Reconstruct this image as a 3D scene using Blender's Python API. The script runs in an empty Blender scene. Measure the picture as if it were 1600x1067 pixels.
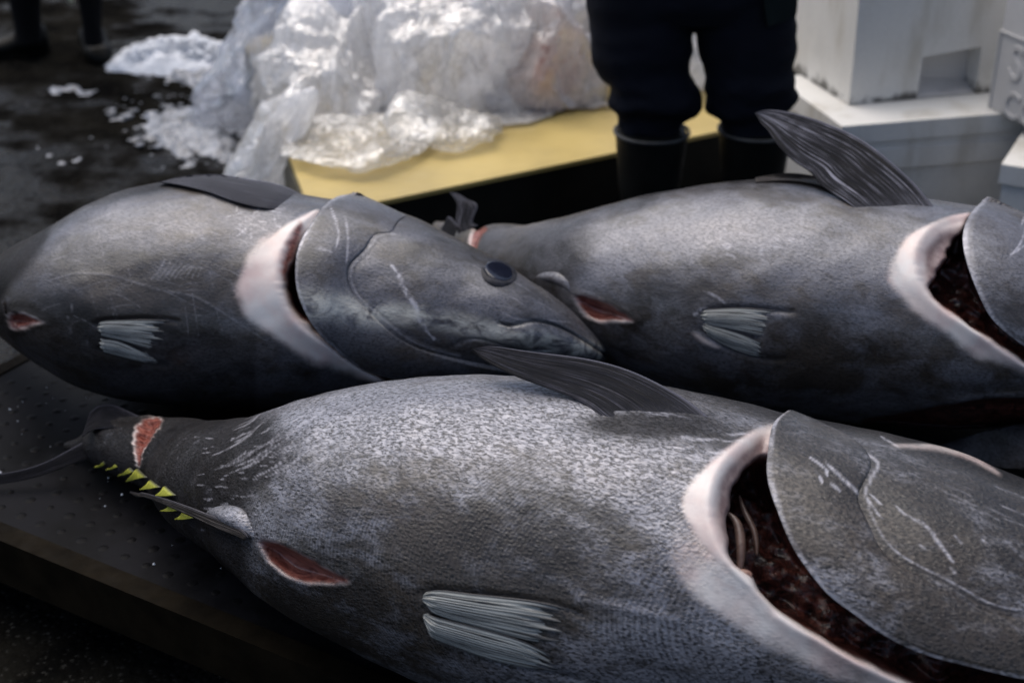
import bpy, bmesh, math, random
import numpy as np
from mathutils import Vector, Matrix
from mathutils.bvhtree import BVHTree

S = bpy.context.scene
COL = S.collection
rad = math.radians
rng = np.random.default_rng(7)
random.seed(7)

# ------------------------------------------------------------------ camera, sky, sun, exposure
CAM_H, PITCH, LENS = 1.5, rad(27.0), 50.0
FPX = LENS / 36.0 * 1600.0
cam_d = bpy.data.cameras.new('camera')
cam = bpy.data.objects.new('camera', cam_d)
COL.objects.link(cam)
cam.location = (0, 0, CAM_H)
cam.rotation_euler = (rad(90) - PITCH, 0, 0)
cam_d.lens = LENS
cam_d.sensor_width = 36
cam_d.clip_start = 0.05
cam_d.clip_end = 500
cam_d.dof.use_dof = True
cam_d.dof.focus_distance = 1.95
cam_d.dof.aperture_fstop = 3.6
S.camera = cam

SUN_EL, SUN_AZ = rad(68), rad(-38)          # azimuth from +Y towards +X (behind the fish, a little to the left)
world = bpy.data.worlds.new('World')
S.world = world
world.use_nodes = True
wn = world.node_tree
wn.nodes.clear()
sky = wn.nodes.new('ShaderNodeTexSky')
sky.sky_type = 'NISHITA'
sky.sun_disc = False
sky.sun_elevation = SUN_EL
sky.sun_rotation = SUN_AZ
sky.air_density = 0.7
sky.dust_density = 3.0
sky.ozone_density = 0.0
bg = wn.nodes.new('ShaderNodeBackground')
bg.inputs['Strength'].default_value = 0.10
wo = wn.nodes.new('ShaderNodeOutputWorld')
wn.links.new(sky.outputs[0], bg.inputs[0])
wn.links.new(bg.outputs[0], wo.inputs[0])
sun_d = bpy.data.lights.new('sun', 'SUN')
sun_d.energy = 1.5
sun_d.angle = rad(70)
sun_d.color = (1.0, 0.97, 0.93)
sun = bpy.data.objects.new('sun', sun_d)
COL.objects.link(sun)
sun.location = (0, 3, 8)
sdir = Vector((math.sin(SUN_AZ) * math.cos(SUN_EL), math.cos(SUN_AZ) * math.cos(SUN_EL), math.sin(SUN_EL)))
sun.rotation_euler = (-sdir).to_track_quat('-Z', 'Y').to_euler()
S.view_settings.view_transform = 'Standard'
S.view_settings.look = 'None'
S.view_settings.exposure = 0.68
S.view_settings.gamma = 1.0
S.render.engine = 'CYCLES'
S.cycles.max_bounces = 8
S.cycles.transparent_max_bounces = 16

# ------------------------------------------------------------------ measuring helpers: photo pixels (1600 wide) <-> metres
CP, SP = math.cos(PITCH), math.sin(PITCH)
CAMP = np.array([0, 0, CAM_H])
FWD = np.array([0, CP, -SP]); UPV = np.array([0, SP, CP])

def ray(px, py):
    u = (px - 800.0) / FPX; v = (py - 533.5) / FPX
    return np.array([u, CP - v * SP, -SP - v * CP])
def at_z(px, py, z):
    d = ray(px, py); return CAMP + d * ((z - CAM_H) / d[2])
def at_y(px, py, y):
    d = ray(px, py); return CAMP + d * (y / d[1])
def at_d(px, py, D):
    return CAMP + ray(px, py) * D
def proj(P):
    r = P - CAMP
    d = r @ FWD
    return 800 + FPX * r[:, 0] / d, 533.5 - FPX * (r @ UPV) / d, d

def sm(x, a=0.0, b=1.0):
    t = np.clip((x - a) / (b - a), 0, 1)
    return t * t * (3 - 2 * t)

def cspline(x, Y):
    """natural cubic spline through (x, Y[n,k]); returns f(q)"""
    x = np.asarray(x, float); Y = np.asarray(Y, float)
    n = len(x); h = np.diff(x)
    A = np.eye(n); R = np.zeros_like(Y)
    for i in range(1, n - 1):
        A[i, i - 1] = h[i - 1]; A[i, i] = 2 * (h[i - 1] + h[i]); A[i, i + 1] = h[i]
        R[i] = 6 * ((Y[i + 1] - Y[i]) / h[i] - (Y[i] - Y[i - 1]) / h[i - 1])
    M = np.linalg.solve(A, R)
    def f(q):
        q = np.asarray(q, float)
        i = np.clip(np.searchsorted(x, q) - 1, 0, n - 2)
        a = (x[i + 1] - q)[:, None]; b = (q - x[i])[:, None]; hi = h[i][:, None]
        return (M[i] * a ** 3 + M[i + 1] * b ** 3) / (6 * hi) + (Y[i] / hi - M[i] * hi / 6) * a + (Y[i + 1] / hi - M[i + 1] * hi / 6) * b
    return f

def curve(pts, n=60):
    """smooth polyline resampled to n points (even along its length)"""
    P = np.asarray(pts, float)
    if len(P) == 2:
        t = np.linspace(0, 1, n)[:, None]
        return P[0] * (1 - t) + P[1] * t
    c = np.r_[0, np.cumsum(np.sqrt((np.diff(P, axis=0) ** 2).sum(1)) ** 0.5 + 1e-9)]
    Q = cspline(c, P)(np.linspace(0, c[-1], n * 4))
    L = np.r_[0, np.cumsum(np.linalg.norm(np.diff(Q, axis=0), axis=1))]
    t = np.linspace(0, L[-1], n)
    return np.stack([np.interp(t, L, Q[:, k]) for k in range(P.shape[1])], 1)

def pdist(X, Y, poly, reach=80):
    """distance from points to a polyline, and the parameter along it"""
    out = np.full(X.shape, 1e3); par = np.zeros(X.shape)
    x0, y0 = poly.min(0) - reach; x1, y1 = poly.max(0) + reach
    idx = np.nonzero((X > x0) & (X < x1) & (Y > y0) & (Y < y1))[0]
    if not len(idx): return out, par
    x = X[idx]; y = Y[idx]; best = np.full(len(idx), 1e3); bp = np.zeros(len(idx)); n = len(poly) - 1
    for k in range(n):
        ax, ay = poly[k]; bx, by = poly[k + 1]
        dx, dy = bx - ax, by - ay; L2 = dx * dx + dy * dy + 1e-12
        t = np.clip(((x - ax) * dx + (y - ay) * dy) / L2, 0, 1)
        d = np.hypot(x - ax - t * dx, y - ay - t * dy)
        m = d < best
        best[m] = d[m]; bp[m] = (k + t[m]) / n
    out[idx] = best; par[idx] = bp
    return out, par

def inside(X, Y, poly):
    r = np.zeros(X.shape, bool); n = len(poly); j = n - 1
    x0, y0 = poly.min(0); x1, y1 = poly.max(0)
    idx = np.nonzero((X >= x0) & (X <= x1) & (Y >= y0) & (Y <= y1))[0]
    x = X[idx]; y = Y[idx]; rr = np.zeros(len(idx), bool)
    for i in range(n):
        xi, yi = poly[i]; xj, yj = poly[j]
        if yi != yj:
            c = ((yi > y) != (yj > y)) & (x < (xj - xi) * (y - yi) / (yj - yi) + xi)
            rr ^= c
        j = i
    r[idx] = rr
    return r

def vnoise(P, scale, seed, octaves=3):
    """cheap smooth 3D noise: a sum of random sine waves, about -1..1"""
    g = np.random.default_rng(seed); o = np.zeros(len(P)); a = 1.0; tot = 0
    for k in range(octaves):
        for _ in range(5):
            d = g.normal(size=3); d /= np.linalg.norm(d)
            o += a * np.sin(P @ d * scale * (0.7 + 0.6 * g.random()) * 6.283 + g.random() * 6.283)
        tot += a * 2.2; a *= 0.5; scale *= 2.03
    return o / tot

# ------------------------------------------------------------------ object helpers
def tag(o, label=None, cat=None, group=None, kind=None):
    if label: o['label'] = label
    if cat: o['category'] = cat
    if group: o['group'] = group
    if kind: o['kind'] = kind
    return o

def empty(name, loc=(0, 0, 0), rz=0.0):
    o = bpy.data.objects.new(name, None)
    COL.objects.link(o)
    o.location = loc; o.rotation_euler = (0, 0, rz); o.empty_display_size = 0.05
    return o

def mesh_np(name, V, F, mat, parent=None, attrs=None, normals=None, smooth=True, kind=None):
    """V (n,3), F list or array of faces"""
    me = bpy.data.meshes.new(name)
    V = np.ascontiguousarray(V, np.float32)
    if isinstance(F, np.ndarray):
        k = F.shape[1]; nf = len(F)
        me.vertices.add(len(V)); me.vertices.foreach_set('co', V.ravel())
        me.loops.add(nf * k); me.loops.foreach_set('vertex_index', np.ascontiguousarray(F, np.int32).ravel())
        me.polygons.add(nf)
        me.polygons.foreach_set('loop_start', np.arange(0, nf * k, k, dtype=np.int32))
        me.polygons.foreach_set('loop_total', np.full(nf, k, np.int32))
        me.update(calc_edges=True)
    else:
        me.from_pydata(V.tolist(), [], F)
    me.validate()
    me.polygons.foreach_set('use_smooth', np.full(len(me.polygons), smooth))
    if attrs:
        for an, av in attrs.items():
            a = me.attributes.new(an, 'FLOAT', 'POINT')
            a.data.foreach_set('value', np.ascontiguousarray(av, np.float32))
    if mat: me.materials.append(mat)
    if normals is not None:
        me.normals_split_custom_set_from_vertices(normals.tolist())
    o = bpy.data.objects.new(name, me)
    COL.objects.link(o)
    if parent: o.parent = parent
    if kind: o['kind'] = kind
    return o

def grid_faces(n, m, wrap=False):
    i = np.arange(n - 1)[:, None]; j = np.arange(m if wrap else m - 1)[None, :]
    a = i * m + j; b = i * m + (j + 1) % m; c = (i + 1) * m + (j + 1) % m; d = (i + 1) * m + j
    return np.stack([a, b, c, d], -1).reshape(-1, 4)

def bm_obj(name, bm, mat, parent=None, smooth=False, bevel=0.0, seg=2):
    if bevel > 0:
        bmesh.ops.bevel(bm, geom=[e for e in bm.edges if len(e.link_faces) == 2 and e.calc_face_angle(0) > 0.4], offset=bevel, segments=seg, affect='EDGES', profile=0.6)
    bmesh.ops.recalc_face_normals(bm, faces=bm.faces)
    me = bpy.data.meshes.new(name); bm.to_mesh(me); bm.free()
    for p in me.polygons: p.use_smooth = smooth
    if mat: me.materials.append(mat)
    o = bpy.data.objects.new(name, me); COL.objects.link(o)
    if parent: o.parent = parent
    return o

def bm_box(bm, x0, x1, y0, y1, z0, z1):
    vs = [bm.verts.new((x, y, z)) for z in (z0, z1) for x, y in ((x0, y0), (x1, y0), (x1, y1), (x0, y1))]
    for f in ((3, 2, 1, 0), (4, 5, 6, 7), (0, 1, 5, 4), (1, 2, 6, 5), (2, 3, 7, 6), (3, 0, 4, 7)):
        bm.faces.new([vs[k] for k in f])

# ------------------------------------------------------------------ node helpers
class NB:
    def __init__(self, name):
        self.m = bpy.data.materials.new(name); self.m.use_nodes = True
        self.t = self.m.node_tree; self.t.nodes.clear()
        self.out = self.t.nodes.new('ShaderNodeOutputMaterial')
    def n(self, typ, **kw):
        nd = self.t.nodes.new(typ)
        for k, v in kw.items(): setattr(nd, k, v)
        return nd
    def put(self, sock, v):
        if v is None: return
        if isinstance(v, bpy.types.NodeSocket): self.t.links.new(v, sock)
        elif isinstance(v, (tuple, list)) and sock.type == 'RGBA' and len(v) == 3: sock.default_value = (*v, 1)
        else: sock.default_value = v
    def obj(self): return self.n('ShaderNodeTexCoord').outputs['Object']
    def attr(self, name): return self.n('ShaderNodeAttribute', attribute_name=name).outputs['Fac']
    def mapv(self, vec, scale=(1, 1, 1), loc=(0, 0, 0), rot=(0, 0, 0)):
        nd = self.n('ShaderNodeMapping'); self.put(nd.inputs['Vector'], vec)
        nd.inputs['Scale'].default_value = scale; nd.inputs['Location'].default_value = loc; nd.inputs['Rotation'].default_value = rot
        return nd.outputs[0]
    def noise(self, vec, scale, detail=4, rough=0.55, dist=0.0):
        nd = self.n('ShaderNodeTexNoise'); self.put(nd.inputs['Vector'], vec)
        nd.inputs['Scale'].default_value = scale; nd.inputs['Detail'].default_value = detail
        nd.inputs['Roughness'].default_value = rough; nd.inputs['Distortion'].default_value = dist
        return nd.outputs['Fac']
    def vor(self, vec, scale, feature='F1', rnd=1.0, out='Distance'):
        nd = self.n('ShaderNodeTexVoronoi', feature=feature); self.put(nd.inputs['Vector'], vec)
        nd.inputs['Scale'].default_value = scale; nd.inputs['Randomness'].default_value = rnd
        return nd.outputs[out]
    def wave(self, vec, scale, dist=2, detail=2, dscale=1.5, direction='X'):
        nd = self.n('ShaderNodeTexWave', bands_direction=direction); self.put(nd.inputs['Vector'], vec)
        nd.inputs['Scale'].default_value = scale; nd.inputs['Distortion'].default_value = dist
        nd.inputs['Detail'].default_value = detail; nd.inputs['Detail Scale'].default_value = dscale
        return nd.outputs['Fac']
    def rays(self, nr, nl, seed=0.0, detail=3):
        cx = self.n('ShaderNodeCombineXYZ'); self.put(cx.inputs[0], self.math('MULTIPLY', self.attr('len'), nl)); self.put(cx.inputs[1], self.math('MULTIPLY', self.attr('ray'), nr)); cx.inputs[2].default_value = seed
        return self.noise(cx.outputs[0], 1.0, detail, 0.6)
    def math(self, op, a, b=None, clamp=False):
        nd = self.n('ShaderNodeMath', operation=op, use_clamp=clamp)
        self.put(nd.inputs[0], a); self.put(nd.inputs[1], b)
        return nd.outputs[0]
    def step(self, x, a, b, to0=0.0, to1=1.0):
        nd = self.n('ShaderNodeMapRange', interpolation_type='SMOOTHSTEP')
        self.put(nd.inputs['Value'], x)
        nd.inputs['From Min'].default_value = a; nd.inputs['From Max'].default_value = b
        nd.inputs['To Min'].default_value = to0; nd.inputs['To Max'].default_value = to1
        return nd.outputs[0]
    def mix(self, f, a, b, blend='MIX'):
        nd = self.n('ShaderNodeMix', data_type='RGBA', blend_type=blend)
        self.put(nd.inputs[0], f); self.put(nd.inputs[6], a); self.put(nd.inputs[7], b)
        return nd.outputs[2]
    def mixf(self, f, a, b):
        nd = self.n('ShaderNodeMix', data_type='FLOAT')
        self.put(nd.inputs[0], f); self.put(nd.inputs[2], a); self.put(nd.inputs[3], b)
        return nd.outputs[0]
    def bump(self, h, strength=0.5, dist=0.01, prev=None):
        nd = self.n('ShaderNodeBump'); self.put(nd.inputs['Height'], h)
        nd.inputs['Strength'].default_value = strength; nd.inputs['Distance'].default_value = dist
        if prev is not None: self.put(nd.inputs['Normal'], prev)
        return nd.outputs[0]
    def bsdf(self, **kw):
        nd = self.n('ShaderNodeBsdfPrincipled')
        for k, v in kw.items(): self.put(nd.inputs[k.replace('_', ' ')], v)
        return nd.outputs[0]
    def done(self, sh):
        self.t.links.new(sh, self.out.inputs['Surface']); return self.m

# ------------------------------------------------------------------ materials: fish
def mat_skin(name, seed, contrast=1.0, tint=(0.262, 0.264, 0.296), relief=1.0):
    b = NB(name); P = b.mapv(b.obj(), loc=(seed * 3.7, seed * 1.3, seed))
    Px = b.mapv(P, scale=(0.55, 1, 1))
    big = b.noise(Px, 6.5, 6, 0.66, 0.4)
    mid = b.noise(Px, 27.0, 6, 0.66, 0.5)
    fine = b.noise(P, 130.0, 3, 0.6)
    cell = b.vor(b.mapv(P, scale=(0.62, 1, 1), rot=(0, 0, 0.25)), 210.0)
    worm = b.noise(b.mapv(P, scale=(0.42, 1.1, 1), rot=(0, 0, 0.45)), 330.0, 3, 0.6, 0.7)
    rows = b.wave(b.mapv(P, rot=(0.3, 0.2, 0.9)), 95.0, 3.0, 3, 1.6)
    sc = b.step(cell, 0.15, 0.62)
    rz = b.step(b.noise(P, 3.2, 2), 0.45, 0.6)
    wz = b.mixf(b.math('MULTIPLY', rz, 0.42 if contrast > 0.9 else 0.1), b.step(worm, 0.49, 0.60), b.step(rows, 0.25, 0.8))
    m = b.math('ADD', b.math('MULTIPLY', big, 0.52), b.math('MULTIPLY', mid, 0.52))
    m = b.math('ADD', m, b.math('MULTIPLY', b.math('SUBTRACT', fine, 0.5), 0.12 * contrast))
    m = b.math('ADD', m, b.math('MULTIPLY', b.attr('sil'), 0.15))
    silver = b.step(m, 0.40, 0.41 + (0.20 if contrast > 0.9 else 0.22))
    blk = b.attr('blk')
    silver = b.math('MULTIPLY', silver, b.math('SUBTRACT', 1.0, b.math('MULTIPLY', blk, 0.92)))
    dk = b.mix(b.step(b.noise(P, 7.0, 3), 0.35, 0.65), (0.020, 0.016, 0.0135), (0.056, 0.044, 0.034))
    dk = b.mix(blk, dk, b.mix(0.80, dk, (0.005, 0.005, 0.006)))
    base = b.mix(silver, dk, tint)
    grain = b.math('ADD', b.math('MULTIPLY', wz, 1.0 * contrast), b.math('MULTIPLY', b.math('SUBTRACT', 1.0, sc), 0.45 * contrast))
    grain = b.math('MULTIPLY', grain, b.math('SUBTRACT', 1.0, b.math('MULTIPLY', silver, 0.12)))
    base = b.mix(b.math('MULTIPLY', grain, 0.95, True), base, b.mix(0.88, base, (0.008, 0.007, 0.0065)))
    # frosty rubbed-off slime in flecks
    fl = b.math('MULTIPLY', b.step(b.noise(b.mapv(P, scale=(0.45, 1, 1), rot=(0, 0, -0.3)), 75.0, 4, 0.65), 0.56, 0.70), b.step(b.noise(P, 9.0, 3), 0.44, 0.62))
    base = b.mix(b.math('MULTIPLY', b.math('MULTIPLY', fl, b.step(b.attr('sil'), -0.1, 0.6, 0.12, 1.0)), 0.75 * contrast), base, (0.40, 0.40, 0.45))
    scr = b.math('MULTIPLY', b.attr('scr'), b.step(b.noise(b.mapv(P, scale=(1, 0.8, 1)), 95.0, 4, 0.65), 0.36, 0.60, 0.22, 1.0)); base = b.mix(b.math('MULTIPLY', scr, 0.85), base, (0.50, 0.49, 0.535))
    gold = b.attr('gold'); base = b.mix(b.math('MULTIPLY', gold, b.step(b.noise(b.mapv(P, scale=(0.4, 1, 1)), 34.0, 5, 0.7, 0.8), 0.36, 0.62)), base, (0.60, 0.59, 0.53))
    lin = b.attr('line'); base = b.mix(b.math('MULTIPLY', lin, 0.85), base, (0.015, 0.015, 0.018))
    pale = b.attr('pale')
    pn = b.math('ADD', pale, b.math('MULTIPLY', b.math('SUBTRACT', fine, 0.5), b.math('MULTIPLY', b.math('MULTIPLY', pale, b.math('SUBTRACT', 1.0, pale)), 2.0)), True)
    pcol = b.mix(b.step(b.noise(P, 20, 4), 0.35, 0.7), (0.70, 0.61, 0.565), (0.64, 0.49, 0.455))
    pcol = b.mix(b.step(b.noise(P, 11, 3), 0.45, 0.7), pcol, (0.70, 0.67, 0.645))
    base = b.mix(pn, base, pcol)
    mau = b.attr('mauve'); base = b.mix(mau, base, b.mix(b.step(b.noise(P, 55, 4, 0.6), 0.35, 0.65), (0.25, 0.165, 0.16), (0.40, 0.30, 0.28)))
    fle = b.attr('flesh')
    fcol = b.mix(b.step(b.noise(b.mapv(P, scale=(1, 2.5, 2.5)), 45, 4, 0.6, 1.0), 0.35, 0.65), (0.09, 0.018, 0.013), (0.27, 0.098, 0.074))
    base = b.mix(fle, base, fcol)
    drk = b.attr('cav')
    dcol = b.mix(b.step(b.noise(P, 60, 5, 0.65, 1.5), 0.38, 0.68), (0.018, 0.005, 0.004), (0.15, 0.045, 0.032))
    base = b.mix(drk, base, dcol)
    soft = b.math('SUBTRACT', 1.0, b.math('MAXIMUM', pale, b.math('MAXIMUM', fle, drk)), True)
    h = b.math('ADD', b.math('MULTIPLY', wz, -0.5), b.math('MULTIPLY', sc, -0.5))
    h = b.math('ADD', b.math('MULTIPLY', h, soft), b.math('MULTIPLY', b.noise(P, 70, 4), b.math('ADD', b.math('MULTIPLY', drk, 5.0), 0.6)))
    nrm = b.bump(h, 0.6 * relief, 0.0018)
    rough = b.mixf(soft, 0.36, b.step(b.math('ADD', b.math('MULTIPLY', fine, 0.6), b.math('MULTIPLY', mid, 0.4)), 0.35, 0.65, 0.34, 0.54))
    return b.done(b.bsdf(Base_Color=base, Roughness=rough, Normal=nrm, Coat_Weight=b.mixf(b.math('MAXIMUM', blk, b.math('MULTIPLY', pale, 0.0)), 0.26 if contrast > 0.9 else 0.45, 0.05), Coat_Roughness=0.22, Coat_Normal=b.bump(b.noise(P, 40, 3), 0.25, 0.002), Specular_IOR_Level=b.mixf(blk, 0.5, 0.10), Metallic=b.math('MULTIPLY', b.math('MULTIPLY', soft, silver), 0.45)))

def mat_fin(name, a=(0.025, 0.025, 0.032), c=(0.17, 0.17, 0.21), rays=34.0):
    """rays run along the fin: attribute ray = 0..1 across them"""
    b = NB(name); P = b.obj()
    st = b.rays(rays * 1.6, 1.6, 3.0); big = b.noise(P, 26, 4)
    s = b.step(st, 0.42, 0.62)
    s2 = b.math('MULTIPLY', b.step(st, 0.50, 0.66), b.step(big, 0.34, 0.60, 0.25, 1.0))
    base = b.mix(s2, a, c)
    base = b.mix(b.math('MULTIPLY', b.attr('edge'), 0.7), base, (0.20, 0.20, 0.25))
    base = b.mix(b.math('MULTIPLY', b.attr('root'), b.step(b.noise(P, 40, 4), 0.3, 0.7)), base, (0.06, 0.06, 0.072))
    nrm = b.bump(b.math('ADD', s, b.math('MULTIPLY', b.noise(P, 160, 2), 0.5)), 0.6, 0.002)
    return b.done(b.bsdf(Base_Color=base, Roughness=0.5, Normal=nrm, Specular_IOR_Level=0.10))

def mat_pelvic():
    b = NB('pelvic_fin_rays'); P = b.obj(); r = b.attr('ray')
    w = b.rays(46.0, 2.2, 1.0, 4); w2 = b.rays(11.0, 1.2, 5.0, 3)
    t = b.math('ADD', b.math('MULTIPLY', w, 0.62), b.math('MULTIPLY', w2, 0.38))
    base = b.mix(b.step(t, 0.42, 0.56), (0.016, 0.017, 0.019), (0.47, 0.48, 0.445))
    base = b.mix(b.math('MULTIPLY', b.step(b.attr('len'), 0.45, 0.9), b.step(w, 0.3, 0.6, 1.0, 0.55)), base, b.mix(0.85, base, (0.085, 0.078, 0.074)))
    base = b.mix(b.attr('edge'), base, (0.03, 0.03, 0.035))
    return b.done(b.bsdf(Base_Color=base, Roughness=0.4, Normal=b.bump(t, 0.6, 0.002)))

def mat_plain(name, col, rough=0.5, var=0.25, scale=12.0, bump=0.15, bd=0.003, bscale=60.0, spec=0.5, metal=0.0):
    b = NB(name); P = b.obj()
    n = b.noise(P, scale, 5, 0.6)
    d = tuple(c * (1 - var) for c in col); l = tuple(min(1, c * (1 + var)) for c in col)
    base = b.mix(b.step(n, 0.3, 0.7), d, l)
    return b.done(b.bsdf(Base_Color=base, Roughness=b.step(b.noise(P, scale * 3, 3), 0.3, 0.7, max(0.02, rough - 0.08), rough + 0.08), Normal=b.bump(b.noise(P, bscale, 4), bump, bd), Specular_IOR_Level=spec, Metallic=metal))

M = {}
M['skin3'] = mat_skin('tuna_skin_coarse', 1, 1.0)
M['skin1'] = mat_skin('tuna_skin_smooth', 2, 0.55, (0.128, 0.129, 0.148), 0.5)
M['skin2'] = mat_skin('tuna_skin_silver', 5, 0.55, (0.168, 0.169, 0.191), 0.5)
M['fin'] = mat_fin('fin_dark', (0.005, 0.005, 0.007), (0.040, 0.040, 0.055), 26.0)
M['fin_tall'] = mat_fin('fin_rayed', (0.006, 0.006, 0.008), (0.26, 0.26, 0.31), 24.0)
M['pelvic'] = mat_pelvic()
M['fin_soft'] = mat_fin('fin_folded', (0.035, 0.035, 0.042), (0.12, 0.12, 0.145), 18.0)
M['fin_back'] = mat_fin('fin_folded_back', (0.006, 0.006, 0.008), (0.070, 0.070, 0.092), 34.0)
b_ = NB('finlet_yellow'); e_ = b_.attr('len')
M['finlet'] = b_.done(b_.bsdf(Base_Color=b_.mix(b_.math('MAXIMUM', b_.step(e_, 0.2, 0.0), b_.step(b_.attr('ray'), 0.12, 0.0)), b_.mix(b_.step(b_.noise(b_.obj(), 120, 3), .3, .7), (0.30, 0.30, 0.03), (0.44, 0.45, 0.06)), (0.03, 0.03, 0.02)), Roughness=0.4, Normal=b_.bump(b_.noise(b_.obj(), 200, 2), 0.4, 0.002)))
M['eye'] = mat_plain('eye_dark', (0.010, 0.012, 0.022), 0.06, 0.2, 30, 0.0)
M['eye_ring'] = mat_plain('eye_ring', (0.022, 0.022, 0.027), 0.5, 0.5, 60, 0.2, spec=0.2)
M['anal'] = mat_fin('anal_fin', (0.03, 0.026, 0.024), (0.17, 0.15, 0.14), 6.0)

# ------------------------------------------------------------------ the fish
TABLE_Z = 0.18

class Fish:
    KB, KV, Q = 1.04, 0.91, 0.95
    def __init__(self, name, st, NS, NT, skin):
        """st: list of (Tx,Ty,Bx,By,lift): outline points across the body from the tail to the snout"""
        self.name = name; self.skin = M[skin]
        st = np.array(st, float)
        c = (st[:, 0:2] + st[:, 2:4]) / 2
        rpx = np.hypot(st[:, 0] - st[:, 2], st[:, 1] - st[:, 3]) / 2
        lift = st[:, 4]
        d = np.array([ray(x, y) for x, y in c])
        rmax = 0.18
        for _ in range(12):
            k = self.KV * (1 - lift) * rpx / (FPX * self.Q)
            D = (CAM_H - TABLE_Z - self.KV * lift * rmax) / (k - d[:, 2])
            r = rpx * D / (FPX * self.Q)
            rmax = r.max()
        C = CAMP + d * D[:, None]
        L = np.r_[0, np.cumsum(np.linalg.norm(np.diff(C, axis=0), axis=1))]
        self.L = L[-1]; self.rmax = rmax
        f = cspline(L, np.c_[C, r])
        # stations denser where sections change fast
        q = np.linspace(0, L[-1], NS)
        X = f(q); dq = f(np.clip(q + 1e-3, 0, L[-1])) - f(np.clip(q - 1e-3, 0, L[-1]))
        T = dq[:, :3] / np.linalg.norm(dq[:, :3], axis=1)[:, None]
        # smooth tangents
        for _ in range(60):
            T[1:-1] = (T[:-2] + T[1:-1] * 2 + T[2:]) / 4
        T /= np.linalg.norm(T, axis=1)[:, None]
        Z = np.array([0, 0, 1.0])
        E1 = np.cross(T, Z); E1 /= np.linalg.norm(E1, axis=1)[:, None]
        E2 = np.cross(E1, T)
        R = np.maximum(X[:, 3], 0.002)
        ph = np.linspace(-math.pi, math.pi, NT, endpoint=False)
        th = rad(38) + ph - 0.55 * np.sin(ph)
        V = X[:, None, :3] + R[:, None, None] * (self.KB * np.cos(th)[None, :, None] * E1[:, None] + self.KV * np.sin(th)[None, :, None] * E2[:, None])
        self.NS, self.NT = NS, NT
        V = V.reshape(-1, 3)
        V[:, 2] = np.maximum(V[:, 2], TABLE_Z + 0.0005 * 0)
        self.V0 = V
        self.F = grid_faces(NS, NT, True)
        self.N0 = self.vnormals(V)
        # close ends are tiny rings, filled by fans
        axis = C[-3] - C[2]; self.yaw = math.atan2(axis[1], axis[0])
        self.base = np.array([C[len(C) // 2][0], C[len(C) // 2][1], TABLE_Z])
        self.root = empty(name, self.base, self.yaw)
        cy, sy = math.cos(self.yaw), math.sin(self.yaw)
        self.Rm = np.array([[cy, -sy, 0], [sy, cy, 0], [0, 0, 1]])
        self.X, self.Y, _ = proj(V)
        w = CAMP - V; w /= np.linalg.norm(w, axis=1)[:, None]
        self.vis = (self.N0 * w).sum(1) > 0.02
        self.view = (V[self.vis] - CAMP).mean(0); self.view /= np.linalg.norm(self.view)
        self.disp = np.zeros_like(V)
        self.at = {k: np.zeros(len(V)) for k in ('blk', 'scr', 'gold', 'line', 'pale', 'flesh', 'cav', 'sil', 'mauve')}
        self.bvh = BVHTree.FromPolygons(V.tolist(), self.F.tolist())
        print(name, 'len %.2f rmax %.3f yaw %.0f' % (self.L, rmax, math.degrees(self.yaw)), 'head', C[-1].round(2), 'tail', C[0].round(2), 'mid', C[len(C) // 2].round(2))
    def vnormals(self, V):
        NS, NT = self.NS, self.NT
        G = V.reshape(NS, NT, 3)
        du = np.gradient(G, axis=0)
        dv = np.roll(G, -1, 1) - np.roll(G, 1, 1)
        n = np.cross(dv, du).reshape(-1, 3)
        l = np.linalg.norm(n, axis=1)[:, None]
        n = n / np.maximum(l, 1e-12)
        # outward
        c = np.repeat(G.mean(1), NT, 0)
        if ((V - c) * n).sum() < 0: n = -n
        return n
    def local(self, P): return (np.asarray(P) - self.base) @ self.Rm
    def hit(self, px, py):
        d = Vector(ray(px, py)).normalized()
        loc, nor, i, dist = self.bvh.ray_cast(Vector(CAMP), d)
        if loc is None: return None, None
        return np.array(loc), self.N0[self.F[i][0]]
    def hit_soft(self, px, py, reach=90):
        """hit; when the ray passes just outside the outline, the depth of the nearest outline point"""
        p, n = self.hit(px, py)
        if p is not None: return p, n
        i = np.argmin(np.hypot(self.X - px, self.Y - py) + (~self.vis) * 5)
        D = (self.V0[i] - CAMP) @ FWD
        return at_d(px, py, D), self.N0[i]
    # -- painting and carving on the visible side
    def mask_in(self, poly): return inside(self.X, self.Y, poly) & self.vis
    def dist(self, poly, reach=80):
        d, t = pdist(self.X, self.Y, poly, reach)
        d = np.where(self.vis, d, 1e3)
        return d, t
    def pocket(self, poly, depth, ramp, attr=None, direction=None, aramp=3.0):
        poly = np.asarray(poly, float)
        ins = self.mask_in(poly)
        d, _ = self.dist(np.vstack([poly, poly[:1]]), ramp + 10)
        d = np.where(d > 900, ramp + 10, d)
        a = np.where(ins, sm(d / ramp), 0)
        v = self.view if direction is None else direction
        self.disp += (a * depth)[:, None] * v
        if attr: self.at[attr] = np.maximum(self.at[attr], np.where(ins, sm(d / aramp), 0))
        return ins, d
    def stroke(self, pts, w, attr, amt=1.0, depth=0.0, taper=True, n=24, rough=0.0):
        c = curve(pts, n)
        d, t = self.dist(c, w * 3 + 6)
        ww = w * (0.35 + 0.65 * np.sin(np.clip(t, 0.02, 0.98) * math.pi) ** 0.5) if taper else w
        if rough: ww = ww * (1 + rough * vnoise(self.V0, 60, int(pts[0][0]), 2))
        a = sm(1.25 - d / np.maximum(ww, 0.3)) * amt
        if attr: self.at[attr] = np.maximum(self.at[attr], a)
        if depth:
            self.disp -= (sm(1 - d / (w * 1.6)) * depth)[:, None] * self.N0
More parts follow.
